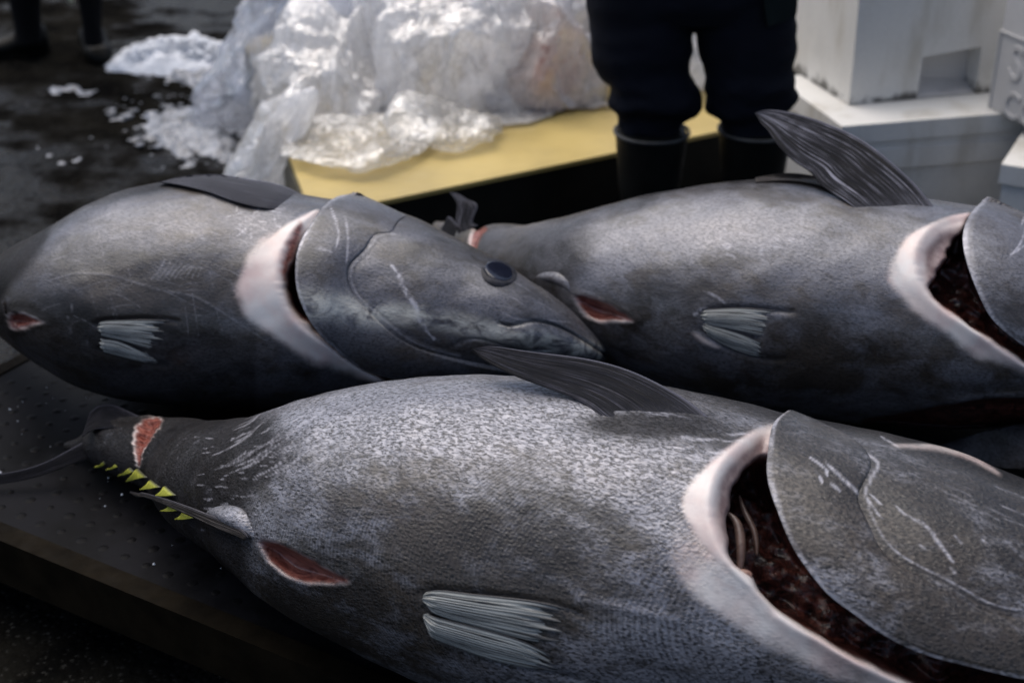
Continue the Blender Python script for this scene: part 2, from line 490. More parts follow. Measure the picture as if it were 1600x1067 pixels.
    def soften(self, A, it):
        G = A.reshape(self.NS, self.NT, -1).copy()
        for _ in range(it):
            G = (np.roll(G, 1, 1) + 2 * G + np.roll(G, -1, 1)) / 4
            G[1:-1] = (G[:-2] + 2 * G[1:-1] + G[2:]) / 4
        return G.reshape(A.shape)
    def emit(self):
        V = self.V0 + self.soften(self.disp, 4)
        N = self.vnormals(V)
        fl = self.F; at = self.at
        for k in ('pale', 'flesh', 'cav', 'blk'): at[k] = self.soften(at[k], 1)
        lab = np.zeros(len(V), int)
        lab[at['pale'] > 0.55] = 1
        lab[(at['flesh'] > 0.5)] = 3
        lab[(at['cav'] > 0.5)] = 2
        fx = lab[fl].max(1)
        names = {1: 'gill_collar', 2: 'gill_cavity', 3: 'cut_flesh'}
        groups = []
        for k, nm in names.items():
            ids = np.nonzero(fx == k)[0]
            par = {}
            def find(q):
                while par.setdefault(q, q) != q:
                    par[q] = par[par[q]]; q = par[q]
                return q
            for i in ids:
                v = fl[i].tolist(); r = find(v[0])
                for q in v[1:]: par[find(q)] = r
            comp = {}
            for i in ids: comp.setdefault(find(int(fl[i][0])), []).append(i)
            for r, ii in comp.items():
                if len(ii) < 60: fx[ii] = 0
                else: groups.append((nm, np.array(ii)))
        ids = np.nonzero(fx == 0)[0]; par = {}
        groups.insert(0, ('skin', ids))
        fp = self.flip()
        for nm, ii in groups:
            f = fl[ii]
            u, inv = np.unique(f.ravel(), return_inverse=True)
            inv = inv.reshape(-1, 4)
            mesh_np(nm, self.local(V[u]), inv[:, ::-1] if fp else inv, self.skin, self.root, {q: v[u] for q, v in at.items()}, N[u] @ self.Rm)
    def flip(self):
        f = self.F[len(self.F) // 2]
        a, b_, c = self.V0[f[0]], self.V0[f[1]], self.V0[f[2]]
        return np.dot(np.cross(b_ - a, c - a), self.N0[f[0]]) < 0
    # -- patches lying on the body, from two edge curves in the picture
    def patch(self, name, A, B, nu, nv, off, mat, attrs=None, thick=0.004, plane=None, gap=0.003, label=None, skirt=True):
        """ruled between A and B (n,2). off(u,v)->height over the body. closed shell with a back side."""
        A = curve(A, nu); B = curve(B, nu)
        V = np.zeros((nu, nv, 3)); NN = np.zeros((nu, nv, 3)); U, W = np.meshgrid(np.linspace(0, 1, nu), np.linspace(0, 1, nv), indexing='ij')
        H = off(U, W)
        for i in range(nu):
            for j in range(nv):
                w = W[i, j]
                px, py = A[i] * (1 - w) + B[i] * w
                p, n = self.hit_soft(px, py)
                if plane is not None:
                    Dp = plane(px, py)
                    ph, _ = self.hit(px, py)
                    if ph is not None: Dp = min(Dp, (ph - CAMP) @ FWD - (gap(U[i, j], W[i, j]) if callable(gap) else gap))
                    p = at_d(px, py, Dp); V[i, j] = p; NN[i, j] = n
                else:
                    V[i, j] = p + n * H[i, j]; NN[i, j] = n
        G = V
        du = np.gradient(G, axis=0); dv = np.gradient(G, axis=1)
        gn = np.cross(du, dv); gn /= np.maximum(np.linalg.norm(gn, axis=2)[..., None], 1e-9)
        tc = CAMP - G
        s = np.sign((gn * tc).sum()); gn *= s
        if plane is not None: V = V + gn * H[..., None]
        edge = np.minimum(np.minimum(U, 1 - U) * nu, np.minimum(W, 1 - W) * nv)
        back = V - gn * (thick * (0.25 + 0.75 * np.clip(edge / 2.0, 0, 1)))[..., None]
        n = nu * nv
        VV = np.vstack([V.reshape(-1, 3), back.reshape(-1, 3)])
        f = grid_faces(nu, nv)
        # orientation
        a, b_, c = VV[f[0][0]], VV[f[0][1]], VV[f[0][2]]
        if s < 0: f = f  # order set below
        nf = np.cross(VV[f[:, 1]] - VV[f[:, 0]], VV[f[:, 2]] - VV[f[:, 0]])
        if (nf * gn.reshape(-1, 3)[f[:, 0]]).sum() < 0: f = f[:, ::-1]
        idx = np.arange(n).reshape(nu, nv)
        loop = np.r_[idx[:, 0], idx[-1, 1:], idx[-2::-1, -1], idx[0, -2:0:-1]]
        nx = np.roll(loop, -1)
        rim = np.stack([loop, nx, nx + n, loop + n], 1)
        FF = np.vstack([f, f[:, ::-1] + n, rim])
        at = {k: np.zeros(2 * n) for k in ('blk', 'scr', 'gold', 'line', 'pale', 'flesh', 'cav', 'sil', 'mauve', 'ray', 'len', 'edge', 'root')}
        at['ray'] = np.r_[W.ravel(), W.ravel()]; at['len'] = np.r_[U.ravel(), U.ravel()]
        if attrs:
            PX = np.stack([A[:, None, 0] * (1 - W) + B[:, None, 0] * W, A[:, None, 1] * (1 - W) + B[:, None, 1] * W], -1)
            for k, fn in attrs.items():
                v = fn(U, W, PX).ravel(); at[k] = np.r_[v, v]
        o = mesh_np(name, self.local(VV), FF, mat, self.root, at)
        bm = bmesh.new(); bm.from_mesh(o.data); bmesh.ops.recalc_face_normals(bm, faces=bm.faces); bm.to_mesh(o.data); bm.free()
        if label: o['label'] = label
        return o

def strokes_on(PX, lst):
    """scratches on a patch: list of (pts, width)"""
    x = PX[..., 0].ravel(); y = PX[..., 1].ravel(); o = np.zeros(x.shape)
    for pts, w in lst:
        d, t = pdist(x, y, curve(pts, 24), 40)
        ww = w * (0.35 + 0.65 * np.sin(np.clip(t, 0.02, 0.98) * math.pi) ** 0.5)
        o = np.maximum(o, sm(1.3 - d / ww))
    return o.reshape(PX.shape[:2])

def plane_through(trip):
    """three (px, py, depth) -> depth of that plane at any pixel"""
    A = np.array([[x, y, 1.0] for x, y, _ in trip]); k = np.linalg.solve(A, np.array([1.0 / d for *_, d in trip]))
    return lambda px, py: 1.0 / (k[0] * px + k[1] * py + k[2])

def depth_on(f, px, py):
    p, _ = f.hit_soft(px, py); return (p - CAMP) @ FWD

def common_shape(f, seed, amt=0.004):
    f.disp += f.N0 * (vnoise(f.V0, 3.0, seed, 3) * amt + vnoise(f.V0, 12.0, seed + 1, 2) * amt * 0.22)[:, None]

def gill_opening(f, outer, inner, wall, cover, pale_out, deep=0.13, wall_d=0.024, ext=55, soft_w=24.0, lo=0.72, t0=0.30):
    """outer: skin edge of the pale collar, inner: lip, wall: where the pink wall ends, cover: edge of the gill cover"""
    outer, inner, wall, cover, pale_out = (curve(k, 70) for k in (outer, inner, wall, cover, pale_out))
    cv = cover.copy(); cv[:, 0] += ext * sm(np.linspace(0, 1, len(cv)) / 0.25); cv[:, 1] -= ext * 0.35 * sm(np.linspace(0, 1, len(cv)) / 0.25)
    hole = np.vstack([inner, cv[::-1]])
    # pale collar: from the outer edge to the lip, plus a soft broad band
    band = np.vstack([pale_out, inner[::-1]])
    ins = f.mask_in(band)
    d_out, t_out = f.dist(pale_out, 120)
    d_in, ti = f.dist(inner, 120)
    p = np.where(ins, sm((d_out + 5 * vnoise(f.V0, 14, 77, 3)) / (soft_w * (0.40 + 0.55 * t_out))), 0)
    p *= sm((t_out - t0) / 0.22) * (lo + 0.5 * (1.15 - lo) * 2 * vnoise(f.V0, 16, 79, 3) * .6)
    p = np.clip(p, 0, 1)
    band2 = np.vstack([outer, inner[::-1]]); i2 = f.mask_in(band2); d2, _ = f.dist(outer, 60)
    p = np.maximum(p, np.where(i2, 0.35 + 0.65 * sm(d2 / 4.0), 0))
    f.at['pale'] = np.maximum(f.at['pale'], p)
    # rounded lip
    f.disp += f.N0 * (np.where(ins | i2, 0.006 * np.exp(-(d_in / 16.0) ** 2), 0))[:, None]
    insh = f.mask_in(hole); dh, _ = f.dist(inner, 120); dfar, _ = f.dist(cv, 60)
    a = np.where(insh, sm(dh / 34.0) * sm(dfar / 10.0), 0)
    f.disp += (a * wall_d)[:, None] * f.view
    f.at['pale'] = np.where(insh, 0.92, f.at['pale'])
    f.at['mauve'] = np.maximum(f.at['mauve'], np.where(insh, 0.9 * sm((dh + 4 * vnoise(f.V0, 18, 78, 3) - 3) / 16.0) * sm((0.95 - ti) / .3), 0))  # shade of the inner wall tinted mauve over its pink flesh
    deep_poly = np.vstack([wall, cv[::-1]])
    insd = f.mask_in(deep_poly); dw, _ = f.dist(wall, 80); dw = np.minimum(dw, dh + 0 * dw)
    rag = vnoise(f.V0, 26, 3, 3)
    a2 = np.where(insd & insh, sm((dw + 4.0 * rag) / 11.0), 0) * sm(dfar / 10.0)
    f.disp += (a2 * deep)[:, None] * f.view
    # ragged flesh between wall and dark
    f.at['flesh'] = np.maximum(f.at['flesh'], np.where(insd & insh, sm((dw + 3 * rag) / 3.0) , 0))
    f.at['cav'] = np.maximum(f.at['cav'], np.where(insd & insh, sm((dw - 5 + 4 * rag) / 7.0), 0))
    f.at['pale'] = np.where(f.at['flesh'] > 0.5, f.at['pale'] * (1 - f.at['flesh']), f.at['pale'])
    # lumps of gill flesh inside
    f.disp += f.N0 * (a2 * (vnoise(f.V0, 22, 11, 3) * 0.012))[:, None]
    # crease where the collar folds
    return hole

def gill_cover(f, edge, front, nu=190, nv=110, h0=0.011, extra=None, label=None, marks=(), gold=None, blk=None, sil=None):
    def off(U, W):
        return h0 * (1 - W) ** 0.8 + 0.0022 * np.minimum(1, W * 10) * (1 - W) + 0.0010 + 0.005 * np.sin(math.pi * W) * np.sin(math.pi * np.clip(U, 0, 1)) - 0.005 * sm((W - 0.93) / 0.07)
    at = {'line': lambda U, W, PX: 0.0 * U,
          'scr': lambda U, W, PX: np.maximum(strokes_on(PX, marks) if marks else 0 * U, 0.85 * sm((0.075 - W) / 0.045) * (0.7 + 0.3 * np.sin(U * 37))),
          'gold': (lambda U, W, PX: gold(PX)) if gold else (lambda U, W, PX: 0 * U),
          'blk': (lambda U, W, PX: blk(PX)) if blk else (lambda U, W, PX: 0 * U), 'sil': (lambda U, W, PX: sil(PX)) if sil else (lambda U, W, PX: 0 * U)}
    return f.patch('gill_cover', edge, front, nu, nv, off, f.skin, at, thick=0.006, label=label)

def cord(f, name, pts, r, mat, lift=0.0, n=40, seg=6):
    """thin raised string on the body following a picture curve"""
    c = curve(pts, n); V = []; prevn = None
    P = []
    for x, y in c:
        p, nn = f.hit_soft(x, y); P.append(p + nn * lift)
    return tube_mesh(name, np.array(P), r, f.local, mat, f.root, seg)

def tube_mesh(name, P, r, loc, mat, parent, seg=6, taper=True, attrs=None):
    n = len(P); T = np.gradient(P, axis=0); T /= np.linalg.norm(T, axis=1)[:, None] + 1e-9
    ref = np.array([0.13, -0.5, 0.86]); E1 = np.cross(T, ref); E1 /= np.linalg.norm(E1, axis=1)[:, None]; E2 = np.cross(T, E1)
    t = np.linspace(0, 1, n); rr = (r if np.ndim(r) else np.full(n, r)) * ((np.sin(np.clip(t, .03, .97) * math.pi) ** 0.4) if taper else 1)
    a = np.linspace(0, 2 * math.pi, seg, endpoint=False)
    V = P[:, None] + rr[:, None, None] * (np.cos(a)[None, :, None] * E1[:, None] + np.sin(a)[None, :, None] * E2[:, None])
    F = grid_faces(n, seg, True).tolist() + [list(range(seg))[::-1], [(n - 1) * seg + k for k in range(seg)]]
    o = mesh_np(name, loc(V.reshape(-1, 3)), F, mat, parent)
    bm = bmesh.new(); bm.from_mesh(o.data); bmesh.ops.recalc_face_normals(bm, faces=bm.faces); bm.to_mesh(o.data); bm.free()
    return o

def eyeball(f, px, py, ax, ay, tilt):
    p, n = f.hit(px, py); D = (p - CAMP) @ FWD; k = D / FPX
    # local frame on the skin
    d = ray(px + math.cos(tilt), py + math.sin(tilt)) - ray(px, py); t = d - n * (d @ n); t /= np.linalg.norm(t); b = np.cross(n, t)
    cosv = abs(n @ (p - CAMP)) / np.linalg.norm(p - CAMP)
    for nm, s, h, z, mat in (('eye_ring', 1.28, 0.0010, -0.0006, M['eye_ring']), ('eye', 1.0, 0.0028, -0.0004, M['eye'])):
        nr, na = 12, 40
        V = []
        for i in range(nr + 1):
            r = i / nr
            for j in range(na):
                a = 2 * math.pi * j / na
                hh = h * math.sqrt(max(0, 1 - r * r)) + z - (0.006 if i == nr else 0)
                V.append(p + t * (r * s * ax * k * math.cos(a)) + b * (r * s * ay * k / max(cosv, 0.5) * math.sin(a)) + n * hh)
        o = mesh_np(nm, f.local(np.array(V)), grid_faces(nr + 1, na, True), mat, f.root)
        bm = bmesh.new(); bm.from_mesh(o.data); bmesh.ops.remove_doubles(bm, verts=bm.verts, dist=1e-6); bmesh.ops.recalc_face_normals(bm, faces=bm.faces); bm.to_mesh(o.data); bm.free()

def slit(f, poly, depth=0.03):
    """the cut where the fish was gutted: a pit whose lower wall shows flesh"""
    P = curve(list(poly) + [poly[0]], 60)
    P[1:-1] += np.random.default_rng(int(poly[0][0])).normal(size=P[1:-1].shape) * 1.1
    ins, d = f.pocket(P, depth, 16, 'flesh', aramp=2.0)
    c = P.mean(0)
    # dark towards the upper lip
    up = P[P[:, 1] < np.interp(P[:, 0], [P[:, 0].min(), P[:, 0].max()], [P[np.argmin(P[:, 0]), 1], P[np.argmax(P[:, 0]), 1]])]
    # raised pale rim
    f.disp += f.N0 * (np.where(~ins, 0.002 * np.exp(-(np.minimum(d, 99) / 4.0) ** 2), 0))[:, None]
    f.at['pale'] = np.maximum(f.at['pale'], (0.55 + 0.6 * vnoise(f.V0, 30, 9, 2)) * np.where(ins, 1.0 * np.exp(-(d / 3.0) ** 2), 0.15 * np.exp(-(np.minimum(d, 99) / 1.5) ** 2)))
    f.at['flesh'] *= np.where(ins, 1 - 0.8 * np.exp(-(d / 2.4) ** 2), 1)

def pelvic_pair(f, up_top, up_bot, lo_top, lo_bot):
    P = np.vstack([curve(up_top, 40)[:30], curve(lo_bot, 40)[:30][::-1]])
    f.pocket(P, 0.005, 14)
    gap = lambda U, W: 0.0022 + 0.004 * np.sin(W * math.pi) * (1 - U) + 0.0004 * np.sin(W * 70) - 0.006 * (1 - sm((U + 0.02 * np.sin(W * 19)) / 0.10)) - 0.010 * sm((U - 0.66 - 0.07 * np.sin(W * 23) - 0.05 * np.sin(W * 51 + 1)) / 0.32)
    at = {'edge': lambda U, W, PX: np.maximum(sm((0.07 - W) / 0.06), 0.7 * sm((W - 0.95) / 0.04))}
    f.patch('pelvic_fin', up_top, up_bot, 80, 40, gap, M['pelvic'], at, thick=0.003)
    f.patch('pelvic_fin', lo_top, lo_bot, 80, 40, gap, M['pelvic'], at, thick=0.003)
    f.stroke(up_top, 4, 'line', 0.8, depth=0.004)  # dark shadow line painted along the fin edges, over a carved groove
    f.stroke(lo_bot, 4, 'line', 0.6, depth=0.004)

# ================================================================== front tuna
F3 = Fish('tuna', [
    (106, 690, 104, 704, .05), (128, 680, 128, 712, .06), (165, 655, 160, 728, .08), (208, 650, 195, 742, .12), (255, 654, 228, 757, .18), (312, 656, 285, 800, .28),
    (355, 654, 322, 838, .38), (420, 645, 385, 878, .55), (500, 620, 446, 930, .75), (600, 597, 520, 985, .95), (720, 583, 620, 1036, 1),
    (860, 588, 748, 1082, 1), (1000, 600, 895, 1120, 1), (1140, 622, 1030, 1145, 1), (1260, 650, 1160, 1160, 1), (1419, 683, 1320, 1180, 1),
    (1600, 746, 1500, 1190, .95), (1760, 830, 1680, 1170, .85), (1880, 920, 1840, 1110, .7), (1950, 1010, 1945, 1060, .6), (1960, 1032, 1959, 1040, .6)], 620, 400, 'skin3')
f = F3
z = lambda x, y, rx, ry: np.exp(-(((f.X - x) / rx) ** 2 + ((f.Y - y) / ry) ** 2))
tag(f.root, 'nearest tuna, its dark tail with yellow finlets lying over the bare end of the table', 'fish', 'gutted tuna on the table')
common_shape(f, 3)
hole3 = gill_opening(f,
    outer=[(1228, 660), (1209, 664), (1180, 674), (1151, 691), (1121, 714), (1096, 737), (1075, 762), (1066, 781), (1077, 821), (1109, 865), (1138, 893), (1176, 925), (1240, 975), (1300, 1018), (1380, 1067), (1440, 1100)],
    inner=[(1226, 661), (1205, 667), (1168, 690), (1140, 717), (1121, 746), (1113, 779), (1113, 808), (1121, 838), (1132, 867), (1153, 892), (1186, 926), (1228, 966), (1274, 992), (1337, 1028), (1420, 1067), (1500, 1100)],
    wall=[(1222, 694), (1204, 712), (1185, 722), (1165, 744), (1152, 782), (1146, 818), (1143, 848), (1152, 876), (1168, 895), (1198, 926), (1236, 966), (1282, 992), (1343, 1028), (1426, 1067), (1506, 1100)],
    cover=[(1228, 658), (1207, 674), (1199, 704), (1196, 746), (1203, 779), (1216, 813), (1235, 855), (1260, 892), (1293, 930), (1327, 955), (1377, 989), (1440, 1018), (1503, 1035), (1600, 1057), (1640, 1062)],
    pale_out=[(1228, 659), (1205, 660), (1172, 668), (1138, 690), (1105, 715), (1078, 742), (1052, 775), (1042, 821), (1040, 856), (1063, 913), (1120, 965), (1185, 1010), (1293, 1062), (1380, 1100), (1460, 1130)], ext=45, lo=0.80, t0=0.28)
# flesh cut in the tail
slit(f, [(229, 654), (240, 652), (253, 659), (246, 672), (234, 692), (222, 712), (214, 727), (211, 715), (209, 697), (212, 675), (219, 660)], 0.035)
slit(f, [(406, 846), (417, 842), (447, 851), (481, 868), (511, 887), (534, 898), (546, 909), (522, 912), (492, 912), (462, 905), (436, 890), (417, 868)], 0.035)
# dark tail and dark back
X, Y = f.X, f.Y
b1, _ = f.dist(curve([(402, 630), (450, 660), (470, 690), (440, 735), (410, 780), (400, 830), (392, 900)], 40), 200)
side = inside(X, Y, np.array([(-50, 600), (402, 630), (450, 660), (470, 690), (440, 735), (410, 780), (400, 830), (392, 900), (380, 1000), (-50, 1000)], float))
sd = np.where(side, 1, -1) * np.minimum(b1, 200) + 14 * vnoise(f.V0, 9, 21, 3)
f.at['blk'] = np.maximum(f.at['blk'], sm((sd + 18) / 45.0) * 1.0)
f.at['blk'] = np.maximum(f.at['blk'], np.where(~f.vis, 1, 0))
d, _ = f.dist(curve([(980, 585), (1060, 600), (1140, 618), (1230, 648), (1330, 660), (1450, 692), (1600, 748)], 30), 60)
f.at['blk'] = np.maximum(f.at['blk'], sm(1.25 - d / 26.0) * 0.95)
f.at['sil'] = 0.9 * z(700, 650, 260, 60) + 0.6 * z(980, 760, 90, 120) + 0.5 * z(1050, 1010, 160, 50) - 0.8 * z(640, 860, 190, 70) - 0.8 * z(900, 860, 120, 60) - 0.9 * z(560, 960, 300, 60) - 0.5 * z(860, 960, 90, 60) - 0.75 * sm((f.X - 1180) / 120) + 0.4 * z(1400, 920, 150, 50) + 0.3 * z(1330, 900, 60, 60)  # lit upper flank and shaded belly put into skin tone, plus natural patches
f.at['blk'] = np.maximum(f.at['blk'], np.clip(1.3 * z(1050, 662, 90, 26) + 0.9 * z(960, 662, 55, 16), 0, 0.95))
# pale streaks combed along the tail
for k in range(34):
    x = 330 + rng.random() * 150; y = 655 + rng.random() * 90; L = 20 + rng.random() * 60
    f.stroke([(x, y), (x + L * .6, y - L * .28), (x + L, y - L * .62)], 1.2 + rng.random(), 'scr', 0.35 + 0.3 * rng.random(), n=8)
for k in range(46):
    x = 300 + rng.random() * 130; y = 680 + rng.random() * 150
    f.stroke([(x, y), (x + 5 + 9 * rng.random(), y - 1.5 * rng.random())], 1.5, 'scr', 0.5, n=4)
for k in range(22):                                                     # combed scratches above the collar
    x = 1040 + rng.random() * 130; y = 668 + rng.random() * 95; L = 18 + 40 * rng.random()
    if x + L < 1135 - (y - 690) * 0.9 + 40: f.stroke([(x, y), (x + L * .5, y + 2), (x + L, y + 5 * rng.random())], 2.2, 'scr', 0.8, n=8)
f.stroke([(1077, 823), (1100, 852), (1130, 885), (1176, 928), (1210, 958)], 3.0, 'line', 0.45, depth=0.003)
for k in range(7):
    x, y = 1110 + 40 * rng.random(), 880 + 50 * rng.random(); f.stroke([(x, y), (x + 7, y + 4)], 3, 'flesh', 0.3, n=4)
pelvic_pair(f,
    [(660, 930), (672, 923), (690, 921), (725, 925), (800, 933), (860, 943), (912, 962)],
    [(660, 942), (672, 952), (690, 961), (725, 972), (800, 992), (860, 1006), (908, 1010)],
    [(660, 958), (680, 962), (720, 972), (770, 985), (830, 1005), (880, 1035), (910, 1057)],
    [(663, 972), (672, 990), (705, 1006), (760, 1026), (820, 1040), (870, 1050), (908, 1060)])
f.stroke([(905, 935), (940, 942), (1000, 955), (1060, 970)], 7, 'scr', 0.22, depth=-0.0015)
# head creases and torn slime
f.stroke([(1350, 771), (1358, 805), (1377, 842), (1402, 869), (1444, 894), (1494, 920), (1545, 947), (1600, 958), (1660, 962)], 2.0, 'line', 0.7, depth=0.0015)
f.stroke([(1352, 767), (1362, 803), (1381, 839), (1406, 865), (1448, 890), (1498, 916), (1549, 943), (1600, 953)], 2.0, 'scr', 0.75, depth=-0.0008, taper=False)
f.stroke([(1343, 702), (1358, 712), (1372, 726), (1364, 742), (1352, 770)], 3, 'scr', 0.75)
marks3 = [([(1289, 733), (1314, 754), (1350, 779)], 3.2), ([(1295, 762), (1312, 775)], 2.6), ([(1287, 741), (1291, 752)], 3), ([(1278, 754), (1283, 763)], 3),
          ([(1262, 725), (1278, 735), (1292, 746)], 2.5), ([(1400, 790), (1412, 802), (1436, 815), (1452, 827), (1465, 846), (1478, 863), (1488, 878)], 4.2),
          ([(1352, 775), (1365, 792), (1377, 808)], 3.2), ([(1360, 772), (1377, 788)], 2.6), ([(1491, 836), (1503, 849)], 3), ([(1534, 841), (1540, 848)], 3),
          ([(1436, 850), (1443, 856)], 3), ([(1486, 888), (1492, 897)], 3)]
for p, w in marks3[5:]: f.stroke(p, w * 0.8, 'scr', 0.95, rough=0.4)
f.stroke([(1396, 700), (1440, 702), (1470, 706), (1515, 720), (1560, 742)], 5, 'pale', 0.5, depth=-0.002)
f.stroke([(1376, 685), (1390, 694), (1402, 702)], 2.5, 'scr', 0.6)
for k in range(26):
    x = 1400 + rng.random() * 200; y = 705 + (x - 1400) * .33 + rng.random() * 60; L = 30 + 50 * rng.random()
    f.stroke([(x, y), (x + L * .5, y + L * .17), (x + L, y + L * .4)], 1.4, 'line' if k % 3 else 'scr', 0.45, n=8)
f.stroke([(1690, 935), (1730, 930), (1820, 962), (1952, 1045)], 3.0, 'line', 1.0, depth=0.004)
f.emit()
gill_cover(f, [(1229, 655), (1207, 673), (1199, 704), (1196, 746), (1203, 779), (1216, 813), (1235, 855), (1260, 892), (1293, 930), (1327, 955), (1377, 989), (1440, 1018), (1503, 1035), (1600, 1057), (1640, 1062)],
           [(1290, 664), (1345, 690), (1368, 725), (1346, 772), (1356, 806), (1373, 844), (1396, 872), (1440, 898), (1490, 924), (1541, 951), (1600, 963), (1660, 968), (1700, 968), (1720, 968), (1740, 968)], marks=marks3[:5], sil=lambda PX: -0.75 + 0.9 * np.exp(-(((PX[..., 0] - 1330) / 90) ** 2 + ((PX[..., 1] - 900) / 80) ** 2)))

def strand(f, pts, r, depth, mat, name='gill_strand'):
    c = curve(pts, 30); P = []
    for x, y in c:
        p, n = f.hit_soft(x, y); P.append(p + f.view * depth)
    return tube_mesh(name, np.array(P), r, f.local, mat, f.root, 7)
M['strand'] = mat_plain('gill_membrane', (0.13, 0.085, 0.07), 0.35, 0.3, 40, 0.4, 0.003)
M['shred'] = mat_plain('torn_fat', (0.30, 0.17, 0.13), 0.4, 0.5, 60, 0.5, 0.004)
strand(F3, [(1146, 800), (1160, 815), (1167, 840), (1168, 870), (1166, 900)], 0.006, 0.045, M['strand'])
strand(F3, [(1175, 770), (1185, 800), (1200, 830), (1205, 870)], 0.004, 0.09, M['strand'])
strand(F3, [(1153, 893), (1163, 895), (1172, 899), (1168, 905)], 0.0045, 0.008, M['shred'], 'torn_flesh')
# pectoral fin folded back along the flank
def pect(f, lead, trail, tipD, mat, nu=90, nv=50, gap=0.005, wave=0.0012, label=None, sink=0.007):
    A, B = lead[0], trail[0]
    pl = plane_through([(A[0], A[1], depth_on(f, *A) + sink), (B[0], B[1], depth_on(f, *B) + sink), (lead[-1][0], lead[-1][1], tipD)])
    at = {'edge': lambda U, W, PX: sm((0.06 - W) / 0.05) * 0.8, 'root': lambda U, W, PX: sm((0.2 - U) / 0.2) * 0.9}
    off = lambda U, W: (wave * np.sin(W * 30) * (1 - U * .3) + wave * 1.5 * np.sin(U * 5 + W * 3)) * sm((U - .1) / .2)
    return f.patch('pectoral_fin', lead, trail, nu, nv, off, mat, at, thick=0.004, plane=pl, gap=lambda u, w: gap * sm((u - .03) / 0.2) - sink * (1 - sm((u - .03 + 0.03 * math.sin(w * 7 + 1) + 0.015 * math.sin(w * 23)) / 0.2)), label=label)
pect(F3, [(1120, 663), (1078, 628), (1040, 606), (987, 581), (912, 560), (819, 547), (762, 540), (736, 545)],
     [(968, 670), (936, 647), (912, 628), (860, 606), (807, 587), (775, 572), (752, 558), (738, 547)], depth_on(F3, 740, 600) - 0.004, M['fin_back'], gap=0.0035, wave=0.0008)

# tail: two thin lobes of the tail fin, finlets, anal fin
def flat_fin(f, name, A, B, D0, D1, D2, mat, nu=26, nv=10, thick=0.005):
    A = np.array(A, float); B = np.array(B, float)
    pl = plane_through([(A[0][0], A[0][1], D0), (B[0][0], B[0][1], D1), (A[-1][0], A[-1][1], D2)])
    sv = f.hit; f.hit = lambda x, y: (None, None)
    o = f.patch(name, A, B, nu, nv, lambda U, W: 0.0006 * np.sin(W * 25), mat, {'edge': lambda U, W, PX: 0.5 * sm((0.12 - W) / 0.1)}, thick=thick, plane=pl)
    f.hit = sv
    return o
dt = depth_on(F3, 128, 697)
dl = ((TABLE_Z + 0.012 - CAM_H) / ray(-60, 752)[2])
flat_fin(F3, 'tail_fin', [(134, 688), (105, 704), (60, 726), (0, 740), (-60, 744), (-140, 738)], [(140, 716), (110, 726), (60, 744), (0, 756), (-60, 758), (-140, 741)], dt, dt - .01, dl, M['fin'])
flat_fin(F3, 'tail_fin', [(220, 651), (198, 641), (180, 633), (165, 631), (152, 635), (140, 645)], [(200, 668), (184, 668), (165, 668), (148, 670), (136, 676), (128, 682)], depth_on(F3, 215, 655) + .01, depth_on(F3, 200, 668), depth_on(F3, 150, 668) + 0.06, M['fin'])
for base, tip in (([(163, 719), (167, 724)], (151, 725)), ([(184, 722), (190, 727)], (168, 730)), ([(204, 729), (212, 737)], (187, 739)), ([(215, 730), (233, 747)], (199, 748)),
                  ([(236, 748), (254, 762)], (224, 764)), ([(258, 757), (279, 775)], (249, 774)), ([(266, 786), (290, 797)], (256, 795)), ([(287, 797), (311, 809)], (279, 808))):
    (x0, y0), (x1, y1) = base; mx_, my_ = (x0 + x1) / 2, (y0 + y1) / 2; tx, ty = mx_ + (tip[0] - mx_) * .82, my_ + (tip[1] - my_) * .82
    x0, y0, x1, y1 = (mx_ + (x0 - mx_) * .85, my_ + (y0 - my_) * .85, mx_ + (x1 - mx_) * .85, my_ + (y1 - my_) * .85)
    A_ = [(x1, y1), ((x1 + tx) / 2 + 1, (y1 + ty) / 2 + 1.5), (tx, ty)]
    B_ = [(x0, y0), ((x0 + tx) / 2 + 2, (y0 + ty) / 2 + 1.0), (tx + .5, ty - .8)]
    F3.patch('finlet', A_, B_, 12, 7, lambda U, W: 0.004 + 0.006 * U - 0.003 * sm((0.15 - U) / 0.15), M['finlet'], thick=0.003)
F3.patch('anal_fin', [(398, 838), (385, 824), (360, 812), (325, 798), (285, 783), (250, 772), (209, 760)], [(392, 842), (380, 836), (350, 825), (315, 808), (280, 792), (245, 777), (210, 763)], 40, 8,
         lambda U, W: 0.010 + 0 * U, M['anal'], {'edge': lambda U, W, PX: 0.35 * sm((0.3 - W) / .2)}, thick=0.004)
F3.patch('fin_base', [(326, 796), (345, 790), (366, 790), (382, 797), (392, 814), (400, 838)], [(322, 804), (350, 822), (370, 832), (385, 838), (393, 843), (399, 845)], 30, 14,
         lambda U, W: 0.012 * np.sin(W * math.pi) * np.sin(np.clip(U, 0, 1) * math.pi) + 0.001, F3.skin, {'scr': lambda U, W, PX: 0.55 * np.sin(W * math.pi) * np.sin(U * math.pi)}, thick=0.004)

